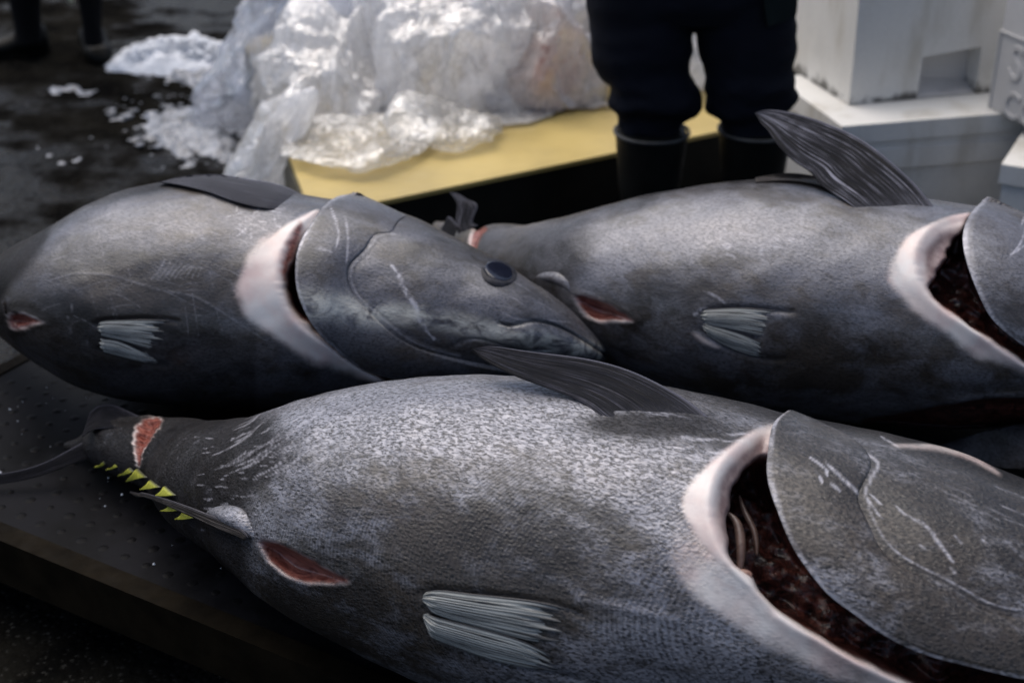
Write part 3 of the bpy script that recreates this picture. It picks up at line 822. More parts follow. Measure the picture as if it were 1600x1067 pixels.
# ================================================================== tuna on the left
F1 = Fish('tuna', [
    (-190, 480, -194, 505, .25), (-120, 462, -126, 498, .3), (-50, 440, -58, 478, .42), (5, 424, -2, 490, .6), (45, 392, 26, 519, .8), (75, 366, 62, 553, .95), (112, 338, 100, 587, 1),
    (150, 312, 150, 615, 1), (225, 290, 212, 632, 1), (311, 277, 290, 641, 1), (394, 281, 370, 643, 1), (487, 301, 455, 638, 1), (586, 315, 545, 630, 1),
    (674, 350, 625, 617, 1), (750, 391, 705, 604, .95), (823, 433, 785, 592, .9), (880, 474, 855, 582, .8), (922, 517, 912, 572, .7), (945, 545, 941, 566, .6), (953, 556, 952, 562, .6)], 560, 380, 'skin1')
f = F1
z = lambda x, y, rx, ry: np.exp(-(((f.X - x) / rx) ** 2 + ((f.Y - y) / ry) ** 2))
f.at['sil'] = 0.8 * z(200, 350, 150, 50) + 0.5 * z(430, 360, 60, 40) - 0.7 * z(200, 480, 170, 60) - 0.4 * z(650, 400, 70, 50) + 0.6 * z(850, 520, 90, 40) + 0.7 * z(540, 500, 90, 60) + 0.5 * z(740, 470, 60, 40)  # skin patches, with light above and shade below toned in
tag(f.root, 'left tuna, its whole head with open dark eye pointing right towards the others', 'fish', 'gutted tuna on the table')
common_shape(f, 13, 0.0035)
gill_opening(f,
    outer=[(500, 329), (464, 343), (434, 362), (407, 383), (395, 408), (401, 432), (412, 455), (440, 487), (475, 520), (520, 556), (560, 580), (604, 596)],
    inner=[(500, 334), (487, 343), (461, 364), (444, 394), (437, 432), (442, 463), (464, 501), (502, 532), (541, 558), (579, 581), (604, 594)],
    wall=[(500, 352), (482, 370), (469, 394), (454, 432), (454, 462), (474, 500), (507, 531), (546, 557), (583, 580), (606, 593)],
    cover=[(552, 313), (529, 315), (502, 333), (483, 360), (468, 387), (462, 425), (466, 459), (480, 493), (502, 524), (533, 551), (563, 570), (594, 581), (636, 588)],
    pale_out=[(498, 328), (462, 338), (428, 356), (396, 380), (378, 408), (368, 435), (366, 458), (382, 496), (428, 538), (484, 572), (540, 592), (604, 600)], ext=34, lo=1.05, t0=0.12)
f.stroke([(470, 352), (458, 380), (447, 412), (446, 436)], 9, 'flesh', 1.0, taper=True, rough=0.4)
slit(f, [(11, 492), (22, 489), (40, 490), (55, 496), (68, 503), (50, 508), (28, 516), (18, 513)], 0.03)
d = f.X
f.at['blk'] = np.maximum(f.at['blk'], sm((44 - f.X + (430 - f.Y) * .75 + 8 * vnoise(f.V0, 9, 5, 2)) / 26.0) * 1.0 * (f.Y < 485))
f.at['blk'] = np.maximum(f.at['blk'], np.where(~f.vis, 1, 0))
d, _ = f.dist(curve([(20, 392), (75, 352), (150, 314), (225, 292), (311, 277), (394, 281), (487, 302), (586, 316), (674, 351), (788, 415)], 40), 60)
f.at['blk'] = np.maximum(f.at['blk'], 0.8 * sm(1.2 - (d + 4 * vnoise(f.V0, 9, 61, 3)) / 15.0))
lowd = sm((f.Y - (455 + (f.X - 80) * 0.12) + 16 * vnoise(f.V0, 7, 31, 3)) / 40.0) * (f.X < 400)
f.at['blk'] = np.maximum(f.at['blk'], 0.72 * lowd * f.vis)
pelvic_pair(f,
    [(150, 507), (160, 502), (185, 500), (220, 499), (255, 500), (278, 503)],
    [(152, 516), (160, 523), (185, 530), (220, 540), (250, 547), (276, 548)],
    [(152, 527), (165, 529), (185, 532), (215, 545), (240, 556), (262, 566)],
    [(155, 545), (168, 550), (190, 556), (215, 562), (240, 567), (262, 570)])
f.stroke([(85, 436), (110, 428), (150, 427), (200, 437), (250, 453), (300, 462), (350, 490), (420, 535)], 2.4, 'scr', 0.22, depth=-0.0004)
for k in range(60):
    x = 60 + rng.random() * 360; y = 330 + rng.random() * 200; L = 20 + 70 * rng.random(); a = rng.choice([-0.3, 0.25, 0.5, 1.3]) + rng.normal() * .1
    f.stroke([(x, y), (x + L * .5 * math.cos(a), y + L * .5 * math.sin(a) - 2), (x + L * math.cos(a), y + L * math.sin(a))], 1.0, 'scr', 0.10 + 0.20 * rng.random(), n=6)
for k in range(9):                                                      # printed weave mark
    x = 236 + k * 9; f.stroke([(x, 440 + rng.normal() * 2 - k), (x + 12, 424 - k), (x + 22, 405 + 2 * k)], 2.2, 'scr', 0.28, n=8)
for k in range(26):
    x = 370 + rng.random() * 110; y = 322 + rng.random() * 50; a = rng.random() * 3; L = 6 + 16 * rng.random()
    f.stroke([(x, y), (x + L * math.cos(a), y + L * math.sin(a))], 1.5, 'scr', 0.6, n=4)
# head
f.stroke([(778, 482), (779, 495), (786, 505), (797, 509)], 1.8, 'line', 0.6, depth=0.0015)
f.stroke([(786, 505), (800, 509), (827, 502), (861, 505), (891, 518), (922, 538), (950, 558), (975, 580)], 2.6, 'line', 1.0, depth=0.004)
f.stroke([(782, 485), (810, 498), (850, 500), (890, 503)], 2, 'scr', 0.4)
f.stroke([(800, 530), (850, 525), (900, 540), (935, 556)], 16, None, depth=-0.004)
f.stroke([(621, 370), (594, 373), (579, 391), (558, 413), (552, 432), (563, 459), (582, 478), (609, 501), (640, 524), (674, 539), (724, 554)], 1.8, 'line', 0.45, depth=0.0012)
f.stroke([(617, 367), (592, 370), (575, 390), (554, 411), (548, 432), (559, 461), (580, 482), (606, 505), (636, 528), (670, 544), (720, 558)], 1.6, 'scr', 0.4, depth=-0.0006, taper=False)
marks1 = [([(613, 415), (624, 432), (630, 448), (642, 467), (651, 482), (659, 505), (678, 530)], 4.6)]
for p, w in marks1: f.stroke(p, w, 'scr', 1.0, rough=0.5)
f.stroke([(700, 545), (740, 530), (800, 545), (860, 548)], 2.0, 'line', 0.5, depth=0.002)
g = curve([(480, 470), (540, 482), (620, 490), (690, 500), (760, 515), (830, 530), (930, 548)], 40)
gd, _ = f.dist(g, 60)
f.at['gold'] = np.maximum(f.at['gold'], sm(1 - gd / 26.0) * 0.85 * (f.X > 460))
for k in range(16):
    x = 520 + rng.random() * 330; y = 340 + (x - 520) * .3 + rng.random() * 70; L = 20 + 40 * rng.random()
    f.stroke([(x, y), (x + L * .5, y + L * .25), (x + L, y + L * .6)], 1.2, 'scr' if k % 2 else 'line', 0.2, n=6)
f.stroke([(893, 551), (915, 550), (938, 558)], 6, 'gold', 1.0)
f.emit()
gill_cover(f, [(560, 312), (529, 314), (502, 333), (483, 360), (468, 387), (462, 425), (466, 459), (480, 493), (502, 524), (533, 551), (563, 570), (594, 581), (636, 590), (690, 598), (770, 604)],
           [(640, 340), (624, 352), (616, 366), (592, 369), (574, 390), (552, 411), (546, 432), (557, 462), (577, 484), (603, 508), (634, 531), (668, 547), (716, 561), (770, 574), (830, 584)], 160, 80, h0=0.008,
           sil=lambda PX: 0.7 * np.exp(-(((PX[..., 0] - 520) / 80) ** 2 + ((PX[..., 1] - 500) / 60) ** 2)), marks=[([(516, 331), (524, 352), (528, 372), (524, 395)], 1.8), ([(538, 346), (543, 372), (541, 412)], 1.8), ([(490, 392), (520, 398)], 2)],
           gold=lambda PX: sm(1 - np.abs(PX[..., 1] - 478 - (PX[..., 0] - 500) * .1) / 36.0) * .9)
eyeball(F1, 780, 423, 25, 17, rad(22))
F1.patch('pectoral_fin', [(487, 306), (450, 296), (420, 288), (394, 284), (356, 278), (311, 277), (270, 283), (248, 289)], [(452, 326), (420, 330), (390, 326), (360, 318), (330, 307), (300, 299), (272, 293), (249, 290)], 70, 30,
         lambda U, W: 0.004 * sm(U / 0.2) + 0.003 * W * sm(U / .3) - 0.004 * (1 - sm(U / 0.2)), M['fin_soft'], {'edge': lambda U, W, PX: 0.5 * sm((0.08 - W) / 0.06), 'root': lambda U, W, PX: sm((0.3 - U) / 0.3)}, thick=0.002)
flat_fin(F1, 'anal_fin', [(4, 470), (-10, 476), (-40, 490)], [(9, 490), (-8, 492), (-40, 494)], depth_on(F1, 5, 478) - .01, depth_on(F1, 5, 488) - .01, depth_on(F1, -40, 484) - .03, M['anal'], 10, 6)

# ================================================================== tuna at the back on the right
F2 = Fish('tuna', [
    (686, 345, 680, 362, .3), (706, 348, 700, 388, .32), (732, 355, 720, 410, .36), (759, 361, 741, 436, .42), (790, 350, 767, 462, .5), (828, 350, 800, 484, .6), (877, 342, 845, 508, .75), (942, 325, 900, 542, .9), (992, 311, 950, 570, 1),
    (1057, 296, 1010, 600, 1), (1139, 284, 1090, 630, 1), (1236, 279, 1190, 648, 1), (1330, 288, 1290, 660, 1), (1430, 306, 1395, 667, 1), (1538, 322, 1505, 670, 1),
    (1640, 352, 1610, 664, .95), (1740, 400, 1715, 645, .85), (1830, 465, 1815, 620, .75), (1885, 535, 1882, 590, .65), (1896, 556, 1895, 566, .65)], 580, 380, 'skin2')
f = F2
z = lambda x, y, rx, ry: np.exp(-(((f.X - x) / rx) ** 2 + ((f.Y - y) / ry) ** 2))
f.at['sil'] = 0.9 * z(1100, 370, 150, 50) + 0.5 * z(960, 420, 60, 50) + 0.4 * z(1330, 420, 90, 50) - 0.5 * z(1100, 450, 150, 30) - 0.8 * z(1290, 560, 120, 60) - 0.5 * z(1000, 480, 60, 60)  # brightness of the lit flank and belly shade painted in among skin patches
tag(f.root, 'back right tuna with one tall fin raised in front of the white boxes', 'fish', 'gutted tuna on the table')
common_shape(f, 23, 0.0035)
gill_opening(f,
    outer=[(1519, 336), (1484, 342), (1447, 356), (1419, 370), (1403, 394), (1400, 412), (1412, 437), (1437, 468), (1475, 500), (1515, 530), (1560, 556), (1620, 585)],
    inner=[(1517, 343), (1475, 351), (1444, 375), (1435, 403), (1438, 436), (1450, 459), (1476, 485), (1508, 506), (1550, 534), (1600, 566), (1660, 600)],
    wall=[(1513, 352), (1500, 372), (1486, 392), (1470, 425), (1453, 448), (1459, 461), (1482, 485), (1514, 506), (1556, 534), (1606, 566), (1666, 600)],
    cover=[(1540, 318), (1517, 340), (1505, 361), (1502, 384), (1507, 412), (1517, 441), (1531, 473), (1545, 497), (1569, 520), (1600, 541), (1660, 570)],
    pale_out=[(1519, 334), (1482, 338), (1443, 350), (1410, 366), (1392, 392), (1384, 418), (1390, 446), (1416, 482), (1455, 516), (1500, 548), (1555, 574), (1640, 604)], ext=34, lo=0.95, t0=0.2)
f.pocket(np.array([(1345, 655), (1400, 646), (1444, 638), (1481, 628), (1537, 620), (1620, 617), (1720, 622), (1740, 700), (1345, 700)], float), 0.06, 14, 'cav')
f.stroke([(1485, 626), (1510, 621), (1537, 618), (1570, 616), (1620, 615)], 6, 'scr', 0.25, depth=-0.003)
slit(f, [(897, 460), (906, 459), (936, 467), (962, 479), (982, 492), (994, 502), (965, 502), (936, 503), (916, 495), (903, 481)], 0.03)
f.pocket(curve([(742, 358), (752, 354), (764, 358), (757, 366), (748, 384), (740, 402), (734, 392), (736, 372), (742, 358)], 40), 0.02, 9, 'flesh')
d, _ = f.dist(curve([(744, 354), (738, 366), (736, 384), (742, 404)], 20), 30)
f.at['pale'] = np.maximum(f.at['pale'], sm(1.2 - d / 5.0))
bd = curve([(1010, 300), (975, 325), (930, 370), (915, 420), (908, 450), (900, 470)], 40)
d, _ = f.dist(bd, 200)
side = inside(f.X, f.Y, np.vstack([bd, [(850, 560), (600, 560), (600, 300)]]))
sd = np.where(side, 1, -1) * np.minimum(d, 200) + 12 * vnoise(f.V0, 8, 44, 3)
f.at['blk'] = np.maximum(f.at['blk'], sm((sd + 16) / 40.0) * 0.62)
f.at['blk'] = np.maximum(f.at['blk'], np.where(~f.vis, 1, 0))
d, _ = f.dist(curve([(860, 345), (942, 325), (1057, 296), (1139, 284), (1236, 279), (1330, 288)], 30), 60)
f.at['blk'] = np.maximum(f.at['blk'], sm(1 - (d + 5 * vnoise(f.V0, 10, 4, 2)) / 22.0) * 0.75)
pelvic_pair(f,
    [(1092, 490), (1100, 485), (1125, 482), (1160, 481), (1200, 484), (1240, 488)],
    [(1094, 498), (1105, 506), (1130, 512), (1165, 519), (1200, 526), (1236, 528)],
    [(1094, 503), (1110, 508), (1130, 513), (1165, 524), (1195, 538), (1228, 554)],
    [(1097, 514), (1108, 524), (1130, 538), (1160, 550), (1195, 558), (1226, 560)])
f.stroke([(1086, 492), (1092, 486), (1105, 482)], 4, 'scr', 0.8, depth=-0.003)
f.stroke([(1086, 520), (1100, 532), (1122, 542)], 4, 'pale', 0.9, depth=-0.003)
f.stroke([(1100, 455), (1122, 465), (1134, 476)], 3, 'scr', 0.6, depth=-0.001)
f.stroke([(1755, 520), (1785, 515), (1835, 532), (1894, 563)], 2.6, 'line', 1.0, depth=0.004)
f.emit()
gill_cover(f, [(1541, 317), (1517, 339), (1505, 361), (1502, 384), (1507, 412), (1517, 441), (1531, 473), (1545, 497), (1569, 520), (1600, 541), (1660, 572), (1700, 586)],
           [(1640, 355), (1640, 372), (1640, 385), (1640, 400), (1645, 420), (1650, 440), (1660, 470), (1670, 490), (1685, 510), (1700, 530), (1720, 550), (1740, 570)], 140, 80, h0=0.010,
           marks=[([(1600, 360), (1592, 385), (1580, 400)], 1.8), ([(1575, 405), (1600, 388)], 2.2), ([(1598, 345), (1594, 358)], 1.8)])
pect(F2, [(1466, 333), (1441, 300), (1419, 278), (1391, 254), (1360, 229), (1323, 207), (1274, 186), (1227, 173), (1196, 171), (1180, 176)],
     [(1346, 334), (1305, 302), (1280, 283), (1268, 268), (1243, 252), (1221, 233), (1207, 216), (1200, 205), (1190, 194), (1181, 179)], depth_on(F2, 1250, 290) + 0.06, M['fin_tall'], 70, 44, wave=0.0016)
F2.patch('dorsal_fin', [(1180, 281), (1230, 274), (1270, 278), (1310, 288), (1345, 306)], [(1180, 288), (1230, 286), (1270, 291), (1305, 302), (1335, 318)], 30, 6, lambda U, W: 0.004 + 0 * U, M['anal'], thick=0.003)
F2.patch('fin_base', [(832, 432), (845, 426), (862, 424), (877, 428), (888, 440)], [(836, 438), (850, 440), (866, 444), (880, 450), (890, 456)], 20, 10,
         lambda U, W: 0.005 * np.sin(W * math.pi) * np.sin(np.clip(U, 0, 1) * math.pi) - 0.001, F2.skin, {'scr': lambda U, W, PX: 0.3 * np.sin(W * math.pi) * np.sin(U * math.pi)}, thick=0.004)
D = depth_on(F2, 722, 372)
flat_fin(F2, 'tail_fin', [(748, 352), (738, 348), (744, 330), (744, 318), (730, 312), (718, 304), (703, 300)], [(716, 365), (712, 352), (712, 340), (714, 328), (713, 318), (709, 309), (702, 301)], D, D + .01, D + .05, M['fin_tall'], 24, 12)
flat_fin(F2, 'tail_fin', [(716, 352), (708, 344), (701, 338), (696, 345)], [(706, 380), (698, 372), (692, 364), (689, 358)], D, D + .0, D + .05, M['fin'], 12, 8)
# lower gill cover of the same fish, spread on the table
nu, nv = 40, 24; V = []
for i in range(nu):
    u = i / (nu - 1); x = 1448 + u * 300; y = 703 - 48 * (1 - (1 - u) ** 2.2)
    p = at_z(x, y, TABLE_Z + 0.075 * sm(u / 0.5))
    w = 0.115 * math.sin(min(u * 1.3, 1) * math.pi / 2) ** 0.7 + 0.004
    for j in range(nv):
        a = 2 * math.pi * j / nv
        V.append(p + np.array([0.10, -0.20, -0.08]) * w * (1 + math.cos(a)) * 2.2 * 0.9 + np.array([0.2, 0.3, 0.9]) * 0.22 * w * math.sin(a))
mesh_np('gill_cover', F2.local(np.array(V)), grid_faces(nu, nv, True), F2.skin, F2.root, {'blk': np.full(nu * nv, 0.7)})
eyeball(F3, 1690, 838, 38, 27, rad(25))
eyeball(F2, 1752, 446, 25, 17, rad(25))
# ================================================================== materials: place
def mat_ground():
    b = NB('wet_asphalt'); P = b.obj()
    big = b.noise(P, 0.9, 5, 0.6); mid = b.noise(P, 5.0, 5, 0.6); agg = b.vor(P, 75.0); fine = b.noise(P, 140.0, 3)
    dry = b.step(big, 0.40, 0.62)
    wet = b.step(b.math('ADD', b.math('MULTIPLY', big, 0.6), b.math('MULTIPLY', mid, 0.4)), 0.46, 0.56)
    base = b.mix(b.step(mid, 0.3, 0.7), (0.003, 0.003, 0.003), (0.012, 0.0112, 0.009))
    base = b.mix(b.math('MULTIPLY', b.step(agg, 0.45, 0.1), b.step(fine, 0.4, 0.65)), base, (0.032, 0.031, 0.028))
    base = b.mix(wet, base, b.mix(0.6, base, (0.008, 0.008, 0.009)))
    h = b.math('ADD', b.math('MULTIPLY', agg, 1.0), b.math('MULTIPLY', fine, 0.4))
    nrm = b.bump(h, 0.55, 0.006)
    nrm = b.bump(b.noise(P, 11.0, 4, 0.6), 0.6, 0.03, nrm)
    return b.done(b.bsdf(Base_Color=base, Roughness=b.mixf(wet, 0.95, 0.18), Normal=nrm, Specular_IOR_Level=b.mixf(wet, 0.0, 0.045)))

def mat_foam(name, col=(0.76, 0.745, 0.70), dirt=0.5):
    b = NB(name); P = b.obj()
    bead = b.vor(P, 210.0); n = b.noise(P, 4.0, 5, 0.65); n2 = b.noise(b.mapv(P, scale=(1, 1, 0.25)), 9.0, 4, 0.6)
    base = b.mix(b.step(bead, 0.0, 0.7), col, tuple(c * 0.9 for c in col))
    base = b.mix(b.math('MULTIPLY', b.step(n2, 0.5, 0.75), dirt), base, (0.42, 0.38, 0.30))
    base = b.mix(b.math('MULTIPLY', b.step(n, 0.55, 0.75), dirt * 0.5), base, (0.40, 0.40, 0.38))
    sep = b.n('ShaderNodeSeparateXYZ'); b.put(sep.inputs[0], P)
    low = b.math('MULTIPLY', b.step(b.math('ADD', sep.outputs[2], b.math('MULTIPLY', b.noise(P, 14, 4, 0.7), 0.10)), 0.080, 0.055), b.step(b.noise(P, 9, 3), 0.42, 0.52))
    base = b.mix(b.math('MULTIPLY', low, dirt * 1.6, True), base, (0.035, 0.032, 0.024))
    return b.done(b.bsdf(Base_Color=base, Roughness=0.6, Normal=b.bump(bead, 0.2, 0.002), Subsurface_Weight=0.0))

def mat_bag(name, alpha, tint=(0.97, 0.97, 0.975), blood=0.0, seed=0, through=0.74):
    b = NB(name); P = b.mapv(b.obj(), loc=(seed, seed * 2, 0))
    n = b.noise(P, 5.0, 4, 0.6, 0.8); f = b.noise(b.mapv(P, scale=(1.2, 1.0, 0.4), rot=(0.3, 0.5, 0.2)), 22.0, 4, 0.65, 0.8)
    fold = b.attr('fold')
    base = b.mix(b.step(n, 0.3, 0.7), tint, tuple(c * 0.93 for c in tint))
    if blood > 0:
        st = b.attr('stain')
        wash = b.math('MULTIPLY', st, b.step(b.noise(P, 6, 4, 0.6), 0.25, 0.75), True)
        base = b.mix(b.math('MULTIPLY', wash, 1.0), base, (0.74, 0.50, 0.42))
        sp = b.math('MULTIPLY', b.math('MULTIPLY', st, 1.3, True), b.step(b.noise(b.mapv(P, scale=(1, 1, 1.6)), 26, 4, 0.7, 1.0), 0.57, 0.68))
        base = b.mix(b.math('MULTIPLY', sp, 0.75), base, (0.35, 0.07, 0.04))
    d = b.n('ShaderNodeBsdfDiffuse'); b.put(d.inputs[0], base)
    tl = b.n('ShaderNodeBsdfTranslucent'); b.put(tl.inputs[0], base)
    mx = b.n('ShaderNodeMixShader'); mx.inputs[0].default_value = through; b.t.links.new(d.outputs[0], mx.inputs[1]); b.t.links.new(tl.outputs[0], mx.inputs[2])
    nrm = b.bump(b.math('ADD', f, b.math('MULTIPLY', fold, 0.8)), 0.7, 0.014)
    b.put(d.inputs['Normal'], nrm); b.put(tl.inputs['Normal'], nrm)
    tr = b.n('ShaderNodeBsdfTransparent')
    al = b.math('ADD', b.math('MULTIPLY', b.step(b.math('ADD', b.math('MULTIPLY', n, .6), b.math('MULTIPLY', f, .4)), 0.32, 0.66), alpha * 0.75), alpha * 0.35)
    al = b.math('ADD', al, b.math('MULTIPLY', fold, 0.4), True)
    m2 = b.n('ShaderNodeMixShader'); b.put(m2.inputs[0], al); b.t.links.new(tr.outputs[0], m2.inputs[1]); b.t.links.new(mx.outputs[0], m2.inputs[2])
    gl = b.n('ShaderNodeBsdfGlossy'); gl.inputs['Roughness'].default_value = 0.24; b.put(gl.inputs['Normal'], nrm)
    fr = b.n('ShaderNodeFresnel'); fr.inputs['IOR'].default_value = 1.45; b.put(fr.inputs['Normal'], nrm)
    m3 = b.n('ShaderNodeMixShader'); b.put(m3.inputs[0], b.math('MULTIPLY', fr.outputs[0], 0.38)); b.t.links.new(m2.outputs[0], m3.inputs[1]); b.t.links.new(gl.outputs[0], m3.inputs[2])
    return b.done(m3.outputs[0])

def mat_table():
    b = NB('dark_plastic_plate'); P = b.obj()
    n = b.noise(P, 5.0, 5, 0.65, 0.5)
    base = b.mix(b.step(n, 0.35, 0.7), (0.003, 0.003, 0.0035), (0.009, 0.009, 0.011))
    return b.done(b.bsdf(Base_Color=base, Roughness=b.step(n, 0.3, 0.7, 0.40, 0.6), Specular_IOR_Level=0.05, Normal=b.bump(b.noise(P, 50, 4), 0.2, 0.002)))

def mat_cloth(name, col):
    b = NB(name); P = b.obj()
    w = b.wave(P, 420.0, 0.3, 1, 1.0, 'DIAGONAL')
    n = b.noise(P, 7.0, 4, 0.6)
    base = b.mix(b.step(n, 0.3, 0.7), tuple(c * 0.7 for c in col), col)
    return b.done(b.bsdf(Base_Color=base, Roughness=0.9, Specular_IOR_Level=0.12, Normal=b.bump(b.math('ADD', b.math('MULTIPLY', w, 0.15), b.noise(P, 16, 4, 0.6)), 0.5, 0.01)))

M['ground'] = mat_ground()
M['foam'] = mat_foam('white_foam', dirt=0.55)
M['foam_shaded_clean'] = mat_foam('shaded_clean_foam', (0.56, 0.55, 0.54), 0.06)  # darker, cleaner copy of white foam: right box's shade put into colour
M['table'] = mat_table()
M['rail'] = mat_plain('brown_rail', (0.008, 0.006, 0.0035), 0.7, 0.4, 14, 0.25, 0.002, 40, 0.04)
M['slab_top'] = mat_plain('yellow_board', (0.46, 0.345, 0.115), 0.42, 0.14, 4, 0.08, 0.002, 90)
M['slab_side'] = mat_plain('black_board_side', (0.010, 0.009, 0.006), 0.6, 0.3, 8, 0.15, 0.002, 30, 0.2)
M['slab_end'] = mat_plain('grey_board_end', (0.085, 0.078, 0.05), 0.6, 0.3, 14, 0.15, 0.002, 30, 0.3)
M['trouser'] = mat_cloth('navy_work_cloth', (0.009, 0.0105, 0.017))
M['trouser2'] = mat_cloth('black_cloth', (0.006, 0.006, 0.007))
M['patch'] = mat_cloth('green_cloth_panel', (0.007, 0.014, 0.014))
M['rubber'] = mat_plain('black_rubber', (0.008, 0.008, 0.007), 0.5, 0.25, 10, 0.1, 0.002, 40, 0.10)
M['piping'] = mat_plain('pale_boot_rim', (0.05, 0.05, 0.048), 0.5, 0.3, 30)
M['ice'] = mat_plain('crushed_ice', (0.78, 0.80, 0.83), 0.35, 0.12, 30, 0.5, 0.01, 70)
M['slush'] = mat_plain('slush', (0.24, 0.25, 0.27), 0.30, 0.6, 14, 0.5, 0.01, 60)
M['pole'] = mat_plain('pale_pole', (0.55, 0.55, 0.40), 0.4, 0.15)
M['bag_white'] = mat_bag('milky_plastic', 0.88, seed=1)
M['bag_inner'] = mat_bag('inner_plastic', 1.6, seed=2)
M['bag_clear'] = mat_bag('clear_plastic', 0.24, (0.74, 0.78, 0.88), seed=4)
M['bag_blood'] = mat_bag('stained_plastic', 0.95, (0.92, 0.89, 0.87), 1.0, seed=8)
M['bag_thin'] = mat_bag('thin_plastic', 0.34, (0.90, 0.89, 0.86), seed=12)

# ================================================================== the setting
n = 160
gx = np.sign(np.linspace(-1, 1, n)) * np.abs(np.linspace(-1, 1, n)) ** 2.2 * 60
G = np.stack(np.meshgrid(gx, gx + 4, indexing='ij'), -1).reshape(-1, 2)
nz = vnoise(np.c_[G, 0 * G[:, 0]], 0.25, 2, 3) * 0.006
g = mesh_np('ground', np.c_[G, nz - 0.008], grid_faces(n, n), M['ground'])
g['kind'] = 'structure'; g['label'] = 'dark wet asphalt with patches of melted ice'

# ---- table
TC = np.array([-1.203, 2.118]); FDIR = np.array([math.cos(rad(-30)), math.sin(rad(-30))]); LDIR = np.array([0.5, math.cos(rad(30))])
table = empty('table', (TC[0], TC[1], 0), rad(-30))
tag(table, 'low dark table with a dimpled top carrying the three tuna', 'table')
TL, TW = 3.1, 1.27
bm = bmesh.new(); bm_box(bm, 0.012, TL, 0.028, TW, TABLE_Z - 0.035, TABLE_Z - 0.0015)
bm_obj('tabletop', bm, M['table'], table, bevel=0.003)
def rail(name, x0, x1, y0, y1, z0, z1):
    bm = bmesh.new(); bm_box(bm, x0, x1, y0, y1, z0, z1)
    return bm_obj(name, bm, M['rail'], table, bevel=0.005, seg=3)
rail('rail', -0.02, TL, -0.012, 0.026, TABLE_Z - 0.085, TABLE_Z + 0.004)
rail('rail', -0.02, 0.010, 0.0275, TW, TABLE_Z - 0.085, TABLE_Z + 0.001)
rail('rail', -0.02, TL, TW + 0.002, TW + 0.04, TABLE_Z - 0.085, TABLE_Z - 0.001)
for x in (0.22, 1.5, 2.8):
    for y in (0.05, TW - 0.12):
        bm = bmesh.new(); bm_box(bm, x, x + 0.08, y, y + 0.08, -0.01, TABLE_Z - 0.036)
        bm_obj('leg', bm, M['rail'], table, bevel=0.004)
# dimples pressed up in rows
sv = [(0, 0, .0026)] + [(.0052 * math.cos(a), .0052 * math.sin(a), .0021) for a in np.arange(8) * math.pi / 4] + [(.0095 * math.cos(a), .0095 * math.sin(a), -.001) for a in np.arange(8) * math.pi / 4]
sf = [(0, 1 + k, 1 + (k + 1) % 8) for k in range(8)] + [(1 + k, 9 + k, 9 + (k + 1) % 8, 1 + (k + 1) % 8) for k in range(8)]
stud_me = bpy.data.meshes.new('stud'); stud_me.from_pydata(sv, [], sf); stud_me.materials.append(M['table'])
for p in stud_me.polygons: p.use_smooth = True
cnt = 0
hideP = curve([(-40, 560), (60, 600), (160, 640), (300, 650), (330, 640), (700, 575)], 30)
fish3_poly = np.array([(160, 640), (255, 650), (420, 640), (700, 575), (1600, 620), (1600, 1200), (700, 1080), (560, 1015), (446, 935), (395, 890), (345, 850), (215, 770), (190, 742)], float)
far_poly = np.array([(-60, 480), (50, 553), (94, 590), (150, 618), (225, 634), (370, 645), (700, 575), (1600, 500), (1600, 0), (-60, 0)], float)
rest = []
for i in range(60):
    for j in range(34):
        x = 0.05 + i * 0.046 + (0.023 if j % 2 else 0); y = 0.06 + j * 0.040
        if x > TL - .05 or y > TW - .05: continue
        w = np.array([*(TC + FDIR * x + LDIR * y), TABLE_Z])
        px, py, _ = (k[0] for k in proj(w[None]))
        q = (np.array([px]), np.array([py]))
        if not (-15 < px < 1615 and py < 1080): continue
        if inside(*q, fish3_poly)[0] or inside(*q, far_poly)[0]: continue
        if cnt < 300:
            o = bpy.data.objects.new('stud', stud_me); COL.objects.link(o); o.parent = table
            k = 0.8 + 0.4 * random.random()
            o.location = (x + random.uniform(-.002, .002), y + random.uniform(-.002, .002), TABLE_Z - 0.0012); o.scale = (k, k, 0.25 + 0.35 * random.random()); cnt += 1
print('studs', cnt)
# crumbs of ice on the table
V = []; F = []
for k in range(46):
    px, py = (rng.random() * 400, 610 + rng.random() * 330) if k < 34 else (rng.random() * 200, 600 + rng.random() * 60)
    p = at_z(px, py, TABLE_Z)
    r_ = p[:2] - TC
    if r_ @ LDIR < 0.05 or r_ @ FDIR < 0.03: continue
    r = 0.0008 + 0.0022 * rng.random() ** 3; b0 = len(V)
    for d in ((1, 0, 0), (-1, 0, 0), (0, 1, 0), (0, -1, 0), (0, 0, 1), (0, 0, -1)): V.append(p + np.array(d) * r * (0.6 + 0.8 * rng.random()))
    for f_ in ((0, 2, 4), (2, 1, 4), (1, 3, 4), (3, 0, 4), (2, 0, 5), (1, 2, 5), (3, 1, 5), (0, 3, 5)): F.append([b0 + q for q in f_])
o = mesh_np('ice_crumbs', np.array(V), F, M['ice'], smooth=False, kind='stuff'); o['label'] = 'tiny crumbs of ice scattered on the dark table'; o['category'] = 'ice'

